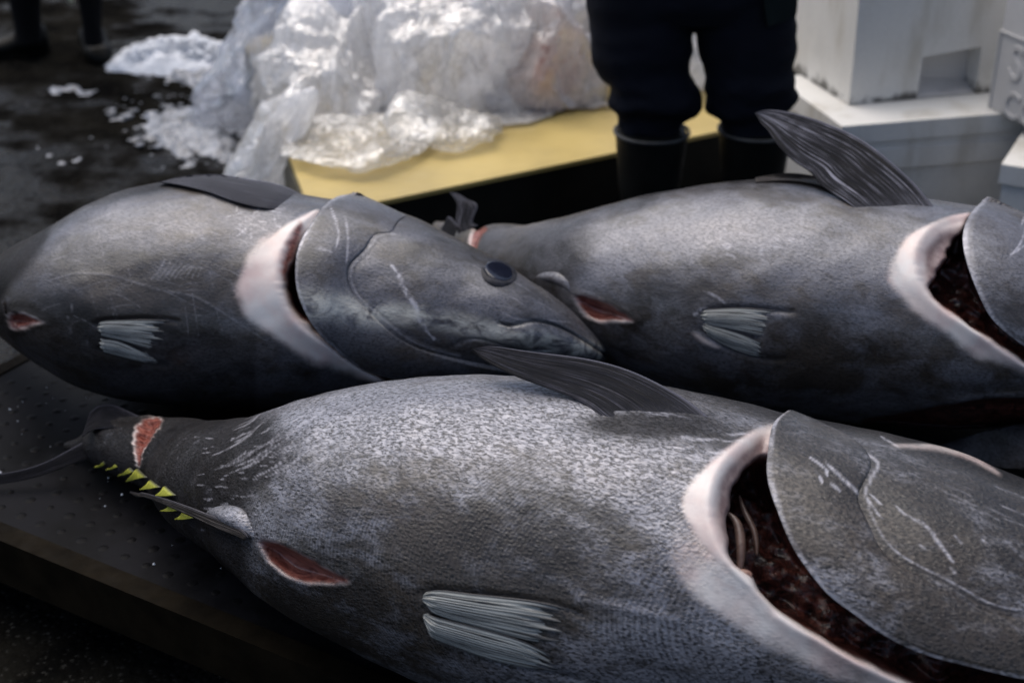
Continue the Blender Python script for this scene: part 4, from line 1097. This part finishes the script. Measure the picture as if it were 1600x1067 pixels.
# ---- yellow-topped platform behind
ZS = 0.20
c_fl = at_z(487, 336.5, ZS)[:2]; c_fr = at_z(1180, 193.7, ZS)[:2]; c_bl = at_z(450, 240, ZS)[:2]
a = c_fr - c_fl; a = c_fl + a * 1.02
bl = c_fl + (c_bl - c_fl) * 3.6; br = a + (bl - c_fl)
plat = empty('platform', (*c_fl, 0), math.atan2(*(c_fr - c_fl)[::-1]))
tag(plat, 'low platform with bare yellow top and black side under the plastic bags', 'platform')
cs, sn = math.cos(plat.rotation_euler.z), math.sin(plat.rotation_euler.z)
def pl(p): d = np.asarray(p) - c_fl; return (d[0] * cs + d[1] * sn, -d[0] * sn + d[1] * cs)
Q = [pl(k) for k in (c_fl, a, br, bl)]
def prism(name, Q, z0, z1, mat, parent, bevel=0.003):
    bm = bmesh.new(); lo = [bm.verts.new((x, y, z0)) for x, y in Q]; hi = [bm.verts.new((x, y, z1)) for x, y in Q]; k = len(Q)
    bm.faces.new(lo[::-1]); bm.faces.new(hi)
    for i in range(k): bm.faces.new((lo[i], lo[(i + 1) % k], hi[(i + 1) % k], hi[i]))
    return bm_obj(name, bm, mat, parent, bevel=bevel)
prism('top_board', Q, ZS - 0.012, ZS, M['slab_top'], plat)
cen = np.mean(Q, axis=0)
ins = [tuple(np.array(q) + (cen - np.array(q)) / np.linalg.norm(cen - np.array(q)) * 0.012) for q in Q]
base_o = prism('base', ins, -0.01, ZS - 0.0125, M['slab_side'], plat)
e0, e1 = np.array(Q[0]), np.array(Q[3]); nn = np.array([-(e1 - e0)[1], (e1 - e0)[0]]); nn /= np.linalg.norm(nn)
if nn[0] > 0: nn = -nn
E = [tuple(e0 + nn * -0.002), tuple(e1 + nn * -0.002), tuple(e1 + nn * 0.006), tuple(e0 + nn * 0.006)]
prism('end_board', E, 0.0, ZS - 0.013, M['slab_end'], plat, 0.001)

# ---- white foam boxes
def frame2(p, q):
    d = np.asarray(q)[:2] - np.asarray(p)[:2]; return math.atan2(d[1], d[0])
ZL = 0.33
lid_c = at_z(1318, 196, ZL); lid_r = at_z(1545, 178, ZL); lid_l = at_z(1243, 105, ZL)
yaw = frame2(lid_c, lid_r)
print('lid yaw', math.degrees(yaw), 'left dir', math.degrees(frame2(lid_c, lid_l)), 'width left', np.linalg.norm((lid_l - lid_c)[:2]))
def foam_box(name, label, loc, rz, W, D, H, wall=0.03, taper=0.012, mat=None, lid=None, notch=None):
    """hollow box (x right, y back, z up), slightly narrower at the foot"""
    mat = mat or M['foam']
    r = empty(name, loc, rz); tag(r, label, 'foam box', 'white foam fish boxes')
    bm = bmesh.new()
    rings = []
    for (z, ins) in ((0, taper), (H, 0), (H, wall), (wall, wall + taper)):
        rings.append([bm.verts.new(v) for v in ((ins, ins, z), (W - ins, ins, z), (W - ins, D - ins, z), (ins, D - ins, z))])
    for k in range(3):
        for i in range(4): bm.faces.new((rings[k][i], rings[k][(i + 1) % 4], rings[k + 1][(i + 1) % 4], rings[k + 1][i]))
    bm.faces.new(rings[0][::-1]); bm.faces.new(rings[3])
    bm_obj('body', bm, mat, r, bevel=0.006, seg=2)
    if lid:
        bm = bmesh.new(); e = 0.008
        bm_box(bm, -e, W + e, -e, D + e, H + 0.0005, H + lid)
        bm_obj('lid', bm, mat, r, bevel=0.010, seg=3)
    return r
BW, BD = 0.62, 0.44
lb = foam_box('foam_box', 'closed white foam box on the ground carrying another box', (lid_c[0], lid_c[1], 0), yaw, BW, BD, ZL - 0.05, lid=0.05)
bm = bmesh.new(); bm_box(bm, 0.02, BW - 0.02, -0.004, 0.012, 0.20, 0.255); bm_obj('rib', bm, M['foam'], lb, bevel=0.003)
# upper box with a hand hole: front wall is a U shape in front of the body
up_c = at_z(1326, 164, ZL + 0.002)
up = empty('foam_box', (up_c[0], up_c[1], ZL + 0.002), yaw + rad(2)); tag(up, 'grimy open white foam box with a square hand hole, standing on another box', 'foam box', 'white foam fish boxes')
def on_front(px, py):
    """pixel -> (x, z) on the front wall of the upper box"""
    yw = yaw + rad(2); nrm = np.array([math.sin(yw), -math.cos(yw), 0]); d = ray(px, py)
    t = ((np.array([*up_c[:2], 0]) - CAMP) @ nrm) / (d @ nrm); p = CAMP + d * t
    r = p[:2] - up_c[:2]; return r[0] * math.cos(yw) + r[1] * math.sin(yw), p[2] - ZL - 0.002
n0, h0 = on_front(1441, 90); n1, h1 = on_front(1536, 73); n1b, hb = on_front(1540, 158); xw, _ = on_front(1553, 60)
print('notch', n0, h0, n1, h1, n1b, hb, 'width', xw)
UW, UH, UD = 0.56, 0.36, 0.36
bm = bmesh.new()
XS = ((0.0, 0.0, -0.006), (n0, n0 + .002, n0), (n1, n1 - .003, n1), (UW, UW, UW + 0.004)); ZSV = (0.0, (h0 + h1) / 2, UH)
gv = {}
for yi, y in enumerate((0.0, 0.06)):
    for i in range(4):
        for k in range(3): gv[i, k, yi] = bm.verts.new((XS[i][k], y, ZSV[k] + (0.008 * (1 if i == 2 else -1) if k == 1 and i in (1, 2) else 0)))
def q4(*ks): bm.faces.new([gv[k] for k in ks])
for i in range(3):
    for k in range(2):
        if i == 1 and k == 0: continue
        q4((i, k, 0), (i + 1, k, 0), (i + 1, k + 1, 0), (i, k + 1, 0)); q4((i, k, 1), (i, k + 1, 1), (i + 1, k + 1, 1), (i + 1, k, 1))
for p, q in (((0, 0), (1, 0)), ((1, 0), (1, 1)), ((1, 1), (2, 1)), ((2, 1), (2, 0)), ((2, 0), (3, 0)), ((3, 0), (3, 1)), ((3, 1), (3, 2)), ((3, 2), (2, 2)), ((2, 2), (1, 2)), ((1, 2), (0, 2)), ((0, 2), (0, 1)), ((0, 1), (0, 0))):
    q4((*p, 0), (*p, 1), (*q, 1), (*q, 0))
bm_obj('front_wall', bm, M['foam'], up, bevel=0.005, seg=2)
bm = bmesh.new(); bm_box(bm, 0.0, 0.04, 0.061, UD, 0.0, UH); bm_obj('side_wall', bm, M['foam'], up, bevel=0.004)
bm = bmesh.new(); bm_box(bm, UW - 0.04, UW, 0.061, UD, 0.0, UH); bm_obj('side_wall', bm, M['foam'], up, bevel=0.004)
bm = bmesh.new(); bm_box(bm, 0.041, UW - 0.041, UD - 0.04, UD, 0.0, UH); bm_obj('back_wall', bm, M['foam'], up, bevel=0.004)
bm = bmesh.new(); bm_box(bm, 0.041, UW - 0.041, 0.061, UD - 0.041, 0.0, UH * 0.6); bm_obj('inner_block', bm, M['foam_shaded_clean'], up)
bm = bmesh.new()                                                       # sloping sill inside the hand hole
pts = [(n0 + .004, 0.001, 0.001), (n1 - .002, 0.001, 0.001), (n1 - .002, 0.0595, 0.022), (n0 + .004, 0.0595, 0.040), (n0 + .004, 0.0595, 0.001), (n1 - .002, 0.0595, 0.001)]
vs = [bm.verts.new(p) for p in pts]
for f_ in ((0, 1, 2, 3), (0, 3, 4), (1, 5, 2), (3, 2, 5, 4), (0, 4, 5, 1)): bm.faces.new([vs[q] for q in f_])
bm_obj('sill', bm, M['foam_shaded_clean'], up)
# right box with raised lettering
ra = at_z(1546, 172, ZL + 0.002); rb_top = at_z(1564, 49, 0.60); rb_top2 = at_z(1600, 64, 0.60)
yr = frame2(rb_top, rb_top2); print('right box yaw', math.degrees(yr))
Dr = (ra - CAMP) @ FWD
ra = at_z(1547, 168, ZL + 0.003)
rbx = foam_box('foam_box', 'foam box at the right border with raised lettering, shade put into its grey colour', (ra[0], ra[1], ZL + 0.003), yr, 0.6, 0.42, 0.5, mat=M['foam_shaded_clean'], taper=0.0)
yw = yr; nrmr = np.array([math.sin(yw), -math.cos(yw), 0])
def on_right(px, py):
    d = ray(px, py); t = ((np.array([*ra[:2], 0]) - CAMP) @ nrmr) / (d @ nrmr); p = CAMP + d * t
    r = p[:2] - ra[:2]; return r[0] * math.cos(yw) + r[1] * math.sin(yw), p[2] - ZL - 0.003
fx0, fz1 = on_right(1564, 50); _, fz0 = on_right(1562, 175)
print('panel', fx0, fz1, fz0)
for nm, (x0, x1, z0, z1) in (('panel_edge', (fx0, 0.52, fz1, fz1 + 0.006)), ('panel_edge', (fx0, fx0 + 0.006, fz0, fz1 - 0.0005))):
    bm = bmesh.new(); bm_box(bm, x0, x1, -0.005, 0.003, z0, z1); bm_obj(nm, bm, M['foam_shaded_clean'], rbx, bevel=0.002)
def letters(txt, px, py, px2, py2, parent, onf, mat):
    x, z = onf(px, py2); _, zt = onf(px, py)
    cu = bpy.data.curves.new('lettering', 'FONT'); cu.body = txt; cu.size = (zt - z) * 1.38; cu.extrude = 0.002; cu.bevel_depth = 0.0015
    o = bpy.data.objects.new('tmp', cu); COL.objects.link(o)
    dg = bpy.context.evaluated_depsgraph_get(); me = bpy.data.meshes.new_from_object(o.evaluated_get(dg)); bpy.data.objects.remove(o)
    me.name = 'lettering'; o = bpy.data.objects.new('lettering', me); COL.objects.link(o); me.materials.clear(); me.materials.append(mat)
    o.parent = parent; o.location = (x, -0.0015, z); o.rotation_euler = (rad(90), 0, 0); return o
letters('S', 1574, 62, 1596, 120, rbx, on_right, M['foam_shaded_clean'])
letters('CO', 1566, 134, 1600, 178, rbx, on_right, M['foam_shaded_clean'])
sa = at_z(1571, 256, 0.30)
foam_box('foam_box', 'low white foam box with rounded rim at the right border, in front of the others', (sa[0], sa[1], 0.0), rad(-28), 0.5, 0.35, 0.25, lid=0.05, taper=0.006)

# ---- plastic bags
def creases(P, seed, amp=1.0):
    """crumpled film: smooth sheets between sharp, stretched crease lines. returns height and closeness to a crease"""
    g = np.random.default_rng(seed); h = np.zeros(len(P)); fo = np.zeros(len(P))
    for fr, a, st_ in ((1.0, 0.15, 1.6), (1.9, 0.085, 3.0), (3.4, 0.050, 4.0), (6.0, 0.026, 4.5), (11.0, 0.012, 4.0)):
        for q in range(3):
            A = np.linalg.qr(g.normal(size=(3, 3)))[0]
            if q < 2: A[:, 0] = np.array([g.normal() * .55, g.normal() * .3, 1.0]); A = np.linalg.qr(A)[0]      # most folds hang downwards
            Y_ = P @ A; Y_[:, 0] /= st_
            nn = vnoise(Y_, fr, int(g.integers(1e6)), 1)
            rdg = 1 - np.minimum(np.abs(nn) * 1.5, 1)
            h += a * (rdg ** 2.2 - 0.3) * 0.55; fo = np.maximum(fo, rdg ** 8 * (1.0 if fr > 1.5 else 0.6))
    return h, fo
def bag(name, label, c, r, seed, mat, zmin, amp=0.30, res=(150, 90), yaw=0.0, stain=None, shells=1, lean=(0, 0), group='heap of plastic bags'):
    nu, nv = res
    o0 = None
    for s in range(shells):
        th = np.linspace(0, 2 * math.pi, nu, endpoint=False); ph = np.linspace(-math.pi / 2 + 0.02, math.pi / 2 - 0.02, nv)
        T, H = np.meshgrid(th, ph, indexing='ij')
        U = np.stack([np.cos(H) * np.cos(T), np.cos(H) * np.sin(T), np.sin(H)], -1).reshape(-1, 3)
        k = 1 - 0.09 * s
        lump = 1 + 0.10 * vnoise(U, 0.55, seed + 50 * s, 2)
        P = U * np.array(r) * k * lump[:, None]
        h, fo = creases(P + seed, seed + 7 * s)
        P = P + U * (h * amp * 2.2)[:, None]
        P[:, 0] += lean[0] * P[:, 2]; P[:, 1] += lean[1] * P[:, 2]
        cy, sy = math.cos(yaw), math.sin(yaw)
        P = np.c_[P[:, 0] * cy - P[:, 1] * sy, P[:, 0] * sy + P[:, 1] * cy, P[:, 2]] + np.array(c)
        zf = zmin(P) if callable(zmin) else zmin
        floor_ = zf + 0.004 + 0.010 * fo + 0.05 * np.abs(h)
        low = P[:, 2] < floor_
        P[:, 2] = np.where(low, floor_ , P[:, 2])
        at = {'fold': fo, 'stain': stain(P) if stain else np.zeros(len(P))}
        F_ = grid_faces(nu, nv, False); wrap = np.stack([(nu - 1) * nv + np.arange(nv - 1), (nu - 1) * nv + np.arange(1, nv), np.arange(1, nv), np.arange(nv - 1)], 1)
        F_ = np.vstack([F_, wrap])
        o = mesh_np(name if s == 0 else 'inner_layer', P - np.array(c), F_, mat if s == 0 else M['bag_inner'], None, at)
        if s == 0:
            o.location = c; o0 = o; tag(o, label, 'plastic bag', group)
        else: o.parent = o0
    return o0
def floor_at(P):
    q = P[:, :2] - c_fl
    x = q[:, 0] * cs + q[:, 1] * sn; y = -q[:, 0] * sn + q[:, 1] * cs
    return np.where(inside(x, y, np.array(Q)), ZS, 0.0)
def st(P):
    x, y, _ = proj(P)
    return sm(1 - np.hypot((x - 855) / 95, (y - 85) / 125))  * 1.0
bag('plastic_bag', 'large milky plastic bag bulging in the middle of the heap', (-0.14, 4.62, 0.18), (0.46, 0.74, 0.56), 11, M['bag_white'], floor_at, 0.30, (340, 200))
bag('plastic_bag', 'blood stained plastic bag beside the dark trousers', (0.10, 4.36, 0.22), (0.25, 0.42, 0.42), 23, M['bag_blood'], floor_at, 0.30, (180, 110), stain=st)
bag('plastic_bag', 'clear bluish plastic bag slumped on the wet ground beside the ice', (-0.64, 4.70, 0.22), (0.33, 0.42, 0.60), 37, M['bag_clear'], floor_at, 0.34, (170, 100), lean=(0.1, 0))
bag('plastic_bag', 'thin plastic bag whose clear corner lies flat on the yellow board', (-0.17, 3.82, 0.235), (0.17, 0.18, 0.07), 41, M['bag_thin'], floor_at, 0.22, (120, 60))
bag('plastic_bag', 'thin wrinkled sheet of plastic over the left corner of the yellow board', (-0.42, 3.72, 0.235), (0.25, 0.24, 0.05), 53, M['bag_thin'], floor_at, 0.16, (120, 60), yaw=0.5)
bag('plastic_bag', 'end of milky plastic hanging down beside the grey end of the platform', (-0.70, 3.78, 0.12), (0.12, 0.16, 0.22), 61, M['bag_white'], 0.0, 0.26, (100, 60), lean=(0.5, 0))
bag('plastic_bag', 'milky plastic bag sagging over the left rear edge of the platform', (-0.52, 4.20, 0.16), (0.23, 0.38, 0.30), 71, M['bag_white'], floor_at, 0.30, (160, 100))
bag('plastic_bag', 'white plastic bag seen between the legs of the standing person', (0.50, 4.55, 0.25), (0.22, 0.40, 0.36), 83, M['bag_white'], floor_at, 0.30, (90, 60))

# ---- ice
def mound(name, label, c, r, hgt, seed, mat):
    nu, nv = 90, 40; T, R_ = np.meshgrid(np.linspace(0, 2 * math.pi, nu, endpoint=False), np.linspace(0, 1, nv), indexing='ij')
    e = 1 + 0.25 * vnoise(np.stack([np.cos(T), np.sin(T), 0 * T], -1).reshape(-1, 3), 0.5, seed, 3).reshape(nu, nv)
    X = R_ * e * r[0] * np.cos(T); Y = R_ * e * r[1] * np.sin(T)
    P = np.stack([X, Y, 0 * X], -1).reshape(-1, 3)
    z = hgt * (1 - R_.ravel() ** 2) ** 0.8 * (0.8 + 0.35 * vnoise(P, 5, seed + 1, 3)) + 0.010 * vnoise(P, 30, seed + 2, 2) * (1 - R_.ravel() ** 4)
    P[:, 2] = z - 0.012
    F_ = grid_faces(nv, nu, True)
    P = P.reshape(nu, nv, 3).transpose(1, 0, 2).reshape(-1, 3)
    o = mesh_np(name, P, F_, mat, None, kind='stuff'); o.location = c
    tag(o, label, 'ice'); return o, P
ic = at_z(285, 98, 0)
mound('ice_heap', 'heap of white crushed ice on the wet ground beside the bags', ic, (0.29, 0.13), 0.115, 5, M['ice'])
V = []; F = []
def lump(p, r, sq):
    b0 = len(V)
    for d in ((1, 0, 0), (-1, 0, 0), (0, 1, 0), (0, -1, 0), (0, 0, 1), (0, 0, -1), (.6, .6, .5), (-.6, .6, .5), (-.6, -.6, .5), (.6, -.6, .5)):
        V.append(np.asarray(p) + np.array(d) * np.array([1, 1, sq]) * r * (0.7 + 0.6 * rng.random()))
    for f_ in ((0, 6, 4), (6, 2, 4), (2, 7, 4), (7, 1, 4), (1, 8, 4), (8, 3, 4), (3, 9, 4), (9, 0, 4), (0, 2, 6), (2, 1, 7), (1, 3, 8), (3, 0, 9), (2, 0, 5), (1, 2, 5), (3, 1, 5), (0, 3, 5)): F.append([b0 + q for q in f_])
for k in range(170):
    if k < 130: px, py = 285 + rng.normal() * 62, 190 + rng.normal() * 34
    elif k < 155: px, py = 200 + rng.random() * 190, 112 + rng.normal() * 8
    else: px, py = 340 + rng.normal() * 40, 240 + rng.normal() * 18
    p = at_z(px, py, 0.0); lump(p, 0.005 + 0.026 * rng.random() ** 4, 0.28)
o = mesh_np('slush', np.array(V), F, M['slush'], kind='stuff', smooth=True); o['label'] = 'half melted slush and ice lumps scattered on the asphalt'; o['category'] = 'ice'
gx_, gy_ = np.meshgrid(np.linspace(0, 1, 260), np.linspace(0, 1, 200), indexing='ij')

PX_ = np.stack([-1.75 + 1.25 * gx_, 3.75 + 1.7 * gy_, 0 * gx_], -1).reshape(-1, 3)
xx, yy, _ = proj(PX_)
cl = np.exp(-(((xx - 300) / 95) ** 2 + ((yy - 195) / 50) ** 2)) + 0.6 * np.exp(-(((xx - 290) / 120) ** 2 + ((yy - 118) / 12) ** 2)) + 0.35 * np.exp(-(((xx - 110) / 30) ** 2 + ((yy - 135) / 14) ** 2))
fb = 0.55 * vnoise(PX_, 2.6, 91, 2) + 0.45 * vnoise(PX_, 9, 92, 3)
PX_[:, 2] = np.clip((fb * 0.7 + cl * 1.15 - 0.78) * 0.045, -0.03, 0.03) + 0.003 * vnoise(PX_, 30, 93, 2)
o = mesh_np('slush', PX_, grid_faces(260, 200), M['slush'], kind='stuff'); o['label'] = 'sheet of half melted slush on the dark asphalt beside the bags'; o['category'] = 'ice'
V = []; F = []
for k in range(420):
    a = rng.random() * 6.283; q = rng.random() ** 0.5
    x, y = q * 0.27 * math.cos(a), q * 0.12 * math.sin(a)
    lump((ic[0] + x, ic[1] + y, max(0.004, 0.10 * (1 - q * q) ** .8 * 0.9)), 0.006 + 0.012 * rng.random() ** 2, 0.8)
o = mesh_np('ice_lumps', np.array(V), F, M['ice'], kind='stuff'); o['label'] = 'loose lumps of ice on top of the ice heap'; o['category'] = 'ice'

# ---- people (what the photograph shows of them: trousers and boots)
def ring_loft(rows, na=40):
    """rows: (centre xyz, rx, ry); closed ends"""
    a = np.linspace(0, 2 * math.pi, na, endpoint=False)
    V = np.array([[c[0] + rx * math.cos(t), c[1] + ry * math.sin(t), c[2]] for c, rx, ry in rows for t in a])
    F = grid_faces(len(rows), na, True).tolist() + [list(range(na))[::-1], [(len(rows) - 1) * na + k for k in range(na)]]
    return V, F
def resample(rows, n):
    A = np.array([[*c, rx, ry] for c, rx, ry in rows]); L = np.r_[0, np.cumsum(np.linalg.norm(np.diff(A[:, :3], axis=0), axis=1))]
    q = np.linspace(0, L[-1], n); B = np.stack([np.interp(q, L, A[:, k]) for k in range(5)], 1)
    for _ in range(2): B[1:-1] = (B[:-2] + 2 * B[1:-1] + B[2:]) / 4
    return [(b_[:3], b_[3], b_[4]) for b_ in B]
def fused(name, parts, mat, parent, base, voxel, smooth=4, folds=None):
    """several overlapping closed shells remeshed into one continuous surface"""
    VV = []; FF = []
    for V, F in parts:
        b0 = len(VV); VV += V.tolist(); FF += [[q + b0 for q in f_] for f_ in F]
    me = bpy.data.meshes.new('tmp'); me.from_pydata(VV, [], FF)
    o = bpy.data.objects.new('tmp', me); COL.objects.link(o)
    bm = bmesh.new(); bm.from_mesh(me); bmesh.ops.recalc_face_normals(bm, faces=bm.faces); bm.to_mesh(me); bm.free()
    md = o.modifiers.new('r', 'REMESH'); md.mode = 'VOXEL'; md.voxel_size = voxel
    ms = o.modifiers.new('s', 'SMOOTH'); ms.iterations = smooth; ms.factor = 0.5
    dg = bpy.context.evaluated_depsgraph_get(); m2 = bpy.data.meshes.new_from_object(o.evaluated_get(dg)); bpy.data.objects.remove(o)
    k = len(m2.vertices); P = np.zeros(k * 3, np.float32); m2.vertices.foreach_get('co', P); P = P.reshape(-1, 3).astype(float)
    N = np.zeros(k * 3, np.float32); m2.vertices.foreach_get('normal', N); N = N.reshape(-1, 3)
    if folds is not None: P = P + N * folds(P)[:, None]
    m2.vertices.foreach_set('co', np.ascontiguousarray(P - base, np.float32).ravel()); m2.update()
    m2.polygons.foreach_set('use_smooth', np.ones(len(m2.polygons), bool)); m2.materials.clear(); m2.materials.append(mat); m2.name = name
    o = bpy.data.objects.new(name, m2); COL.objects.link(o); o.parent = parent
    return o
def legs(rows, Y0, depth=0.85, extra=0):
    out = []
    for y, xl, xr in rows:
        p = at_y((xl + xr) / 2, y, Y0); D = (p - CAMP) @ FWD; w = (xr - xl) / 2 * D / FPX
        out.append((p, w, w * depth))
    return out
PY = 3.40
pc = at_y(1080, 240, PY); pbase = np.array([pc[0], PY, 0.0])
person = empty('person', pbase); tag(person, 'person in dark navy trousers and black rubber boots standing behind the fish', 'person')
lL = legs([(-60, 908, 1086), (0, 915, 1084), (40, 919, 1081), (75, 922, 1079), (105, 927, 1076), (124, 936, 1084), (136, 946, 1091), (152, 947, 1093), (165, 951, 1090), (180, 957, 1083), (205, 966, 1070), (225, 974, 1062)], PY)
lR = legs([(-60, 1082, 1258), (0, 1083, 1246), (40, 1085, 1244), (75, 1093, 1245), (100, 1098, 1244), (120, 1099, 1242), (135, 1101, 1237), (148, 1105, 1240), (160, 1109, 1239), (175, 1115, 1234), (195, 1130, 1226), (220, 1136, 1222)], PY)
pv = legs([(-260, 905, 1258), (-160, 905, 1260), (-70, 908, 1258), (0, 915, 1246), (30, 960, 1200)], PY, 0.5)
top = [(np.array([pv[0][0][0], PY, 1.12]), 0.19, 0.13)]
def cloth_folds(P):
    X = P - pbase
    q = np.c_[X[:, 0] * 1.0, X[:, 1], X[:, 2] * 3.4]
    low = sm((0.62 - P[:, 2]) / 0.25)
    return vnoise(q, 3.2, 5, 3) * (0.004 + 0.012 * low)
fused('trousers', [ring_loft(resample(lL, 60)), ring_loft(resample(lR, 60)), ring_loft(resample(top + pv, 40))], M['trouser'], person, pbase, 0.008, 5, cloth_folds)
def boot(parent, base, px_l, px_r, py_top, Y0, toe, z_top=None, s=1.0, rim=True):
    rows = []
    p = at_y((px_l + px_r) / 2, py_top, Y0); D = (p - CAMP) @ FWD; w = (px_r - px_l) / 2 * D / FPX; zt = p[2]
    ax = np.array([math.sin(toe), -math.cos(toe), 0])
    for z, k in ((zt, 1.0), (zt - 0.03, 0.97), (zt * 0.6, 0.86), (0.14, 0.72), (0.10, 0.72), (0.02, 0.74), (0.0, 0.74)):
        rows.append((np.array([p[0], p[1], z]), w * k, w * k * 1.02))
    shaft = ring_loft(resample(rows, 40))
    f_rows = []
    for t, hh, ww in ((-0.35, 0.05, 0.30), (-0.3, 0.075, 0.5), (0.0, 0.11, 0.62), (0.6, 0.085, 0.60), (1.1, 0.062, 0.66), (1.55, 0.048, 0.58), (1.85, 0.03, 0.30)):
        c = np.array([p[0], p[1], 0]) + ax * t * 0.105 * s
        f_rows.append((c, ww * w, hh))
    a = np.linspace(0, 2 * math.pi, 24, endpoint=False); sx = np.array([math.cos(toe), math.sin(toe), 0])
    V = np.array([c + sx * ww * math.cos(t) + np.array([0, 0, 1]) * max(hh * (0.5 + 0.5 * math.sin(t)), 0) for c, ww, hh in f_rows for t in a])
    F = grid_faces(len(f_rows), 24, True).tolist() + [list(range(24))[::-1], [(len(f_rows) - 1) * 24 + k for k in range(24)]]
    b_ = fused('boot', [shaft, (V, F)], M['rubber'], parent, base, 0.008, 3)
    if rim:
        a = np.linspace(0, 2 * math.pi, 48, endpoint=False)
        P = np.array([[p[0] + (w + 0.001) * math.cos(t), p[1] + (w * 1.02 + 0.001) * math.sin(t), zt - 0.004] for t in np.r_[a, a[:1]]])
        tube_mesh('boot_rim', P - base, 0.0042, lambda v: v, M['piping'], b_, 8, taper=False)
        nrm = np.array([0, -1, 0])
    return b_
boot(person, pbase, 961, 1076, 203, PY, rad(-12))
boot(person, pbase, 1124, 1238, 200, PY, rad(12))
# green side panel on the right trouser leg and pocket edge
def strip(name, pts_l, pts_r, Y0, mat, parent, base, push):
    A = curve(pts_l, 14); B = curve(pts_r, 14); fr = []; bk = []
    for (xa, ya), (xb, yb) in zip(A, B):
        for t in np.linspace(0, 1, 5):
            p = at_y(xa * (1 - t) + xb * t, ya * (1 - t) + yb * t, Y0 - push(t)); fr.append(p); bk.append(p + np.array([0, 0.012, 0]))
    k = len(fr); F = grid_faces(14, 5); F = np.vstack([F, F[:, ::-1] + k])
    return mesh_np(name, np.array(fr + bk) - base, F, mat, parent)
strip('pocket_flap', [(1192, -30), (1196, 20), (1200, 42)], [(1244, -30), (1246, 12), (1243, 28)], PY, M['patch'], person, pbase, lambda t: 0.118 - 0.055 * t)

bx = at_z(60, 92, 0)
pbase2 = np.array([bx[0], bx[1], 0]); person2 = empty('person', pbase2)
tag(person2, 'distant person in black trousers and boots standing on the wet ground by the ice', 'person')
Y2 = bx[1]
l1 = legs([(-260, 8, 80), (-120, 8, 76), (-40, 9, 72), (0, 13, 63), (30, 20, 64), (50, 23, 64), (70, 20, 68)], Y2)
l2 = legs([(-260, 92, 172), (-120, 106, 170), (-40, 114, 166), (0, 121, 160), (30, 127, 160), (50, 129, 159), (72, 130, 165)], Y2 - 0.1)
pv2 = legs([(-420, 10, 170), (-300, 10, 170), (-200, 12, 168), (-170, 30, 150)], Y2 - 0.05, 0.55)
fused('trousers', [ring_loft(resample(l1, 40)), ring_loft(resample(l2, 40)), ring_loft(resample(pv2, 20))], M['trouser2'], person2, pbase2, 0.012, 4)
def shoe(px, py, toe, w, L, h):
    p = at_z(px, py, 0); ax = np.array([math.sin(toe), -math.cos(toe), 0]); sx = np.array([math.cos(toe), math.sin(toe), 0]); V = []
    prof = ((-0.5, .3, .5), (-0.45, .8, .8), (-.2, 1, 1), (.1, .92, .8), (.4, 1, .6), (.75, .9, .5), (.95, .4, .25)); a = np.linspace(0, 2 * math.pi, 24, endpoint=False)
    V = np.array([p + ax * t * L * .6 + sx * w * k * math.cos(q) + np.array([0, 0, h * hh * (0.5 + 0.5 * math.sin(q))]) for t, k, hh in prof for q in a])
    F = grid_faces(len(prof), 24, True).tolist() + [list(range(24))[::-1], [(len(prof) - 1) * 24 + k for k in range(24)]]
    return fused('boot', [(V, F)], M['rubber'], person2, pbase2, 0.008, 3)
shoe(44, 84, rad(-70), 0.06, 0.28, 0.13)
shoe(150, 86, rad(25), 0.055, 0.26, 0.12)
q = at_y(112, 11, Y2 - 0.15); tp = np.array([q + np.array([0, 0, 0.011 + 0.42 * t]) + np.array([0.01 * t, 0, 0]) for t in np.linspace(0, 1, 24)])
o = tube_mesh('pole', tp - q, np.full(24, 0.020) * np.r_[0.35, 0.7, 0.9, np.ones(21)], lambda v: v, M['pole'], None, 14, taper=False)
o.location = q; tag(o, 'pale yellowish rounded pole end held between the dark legs', 'pole')
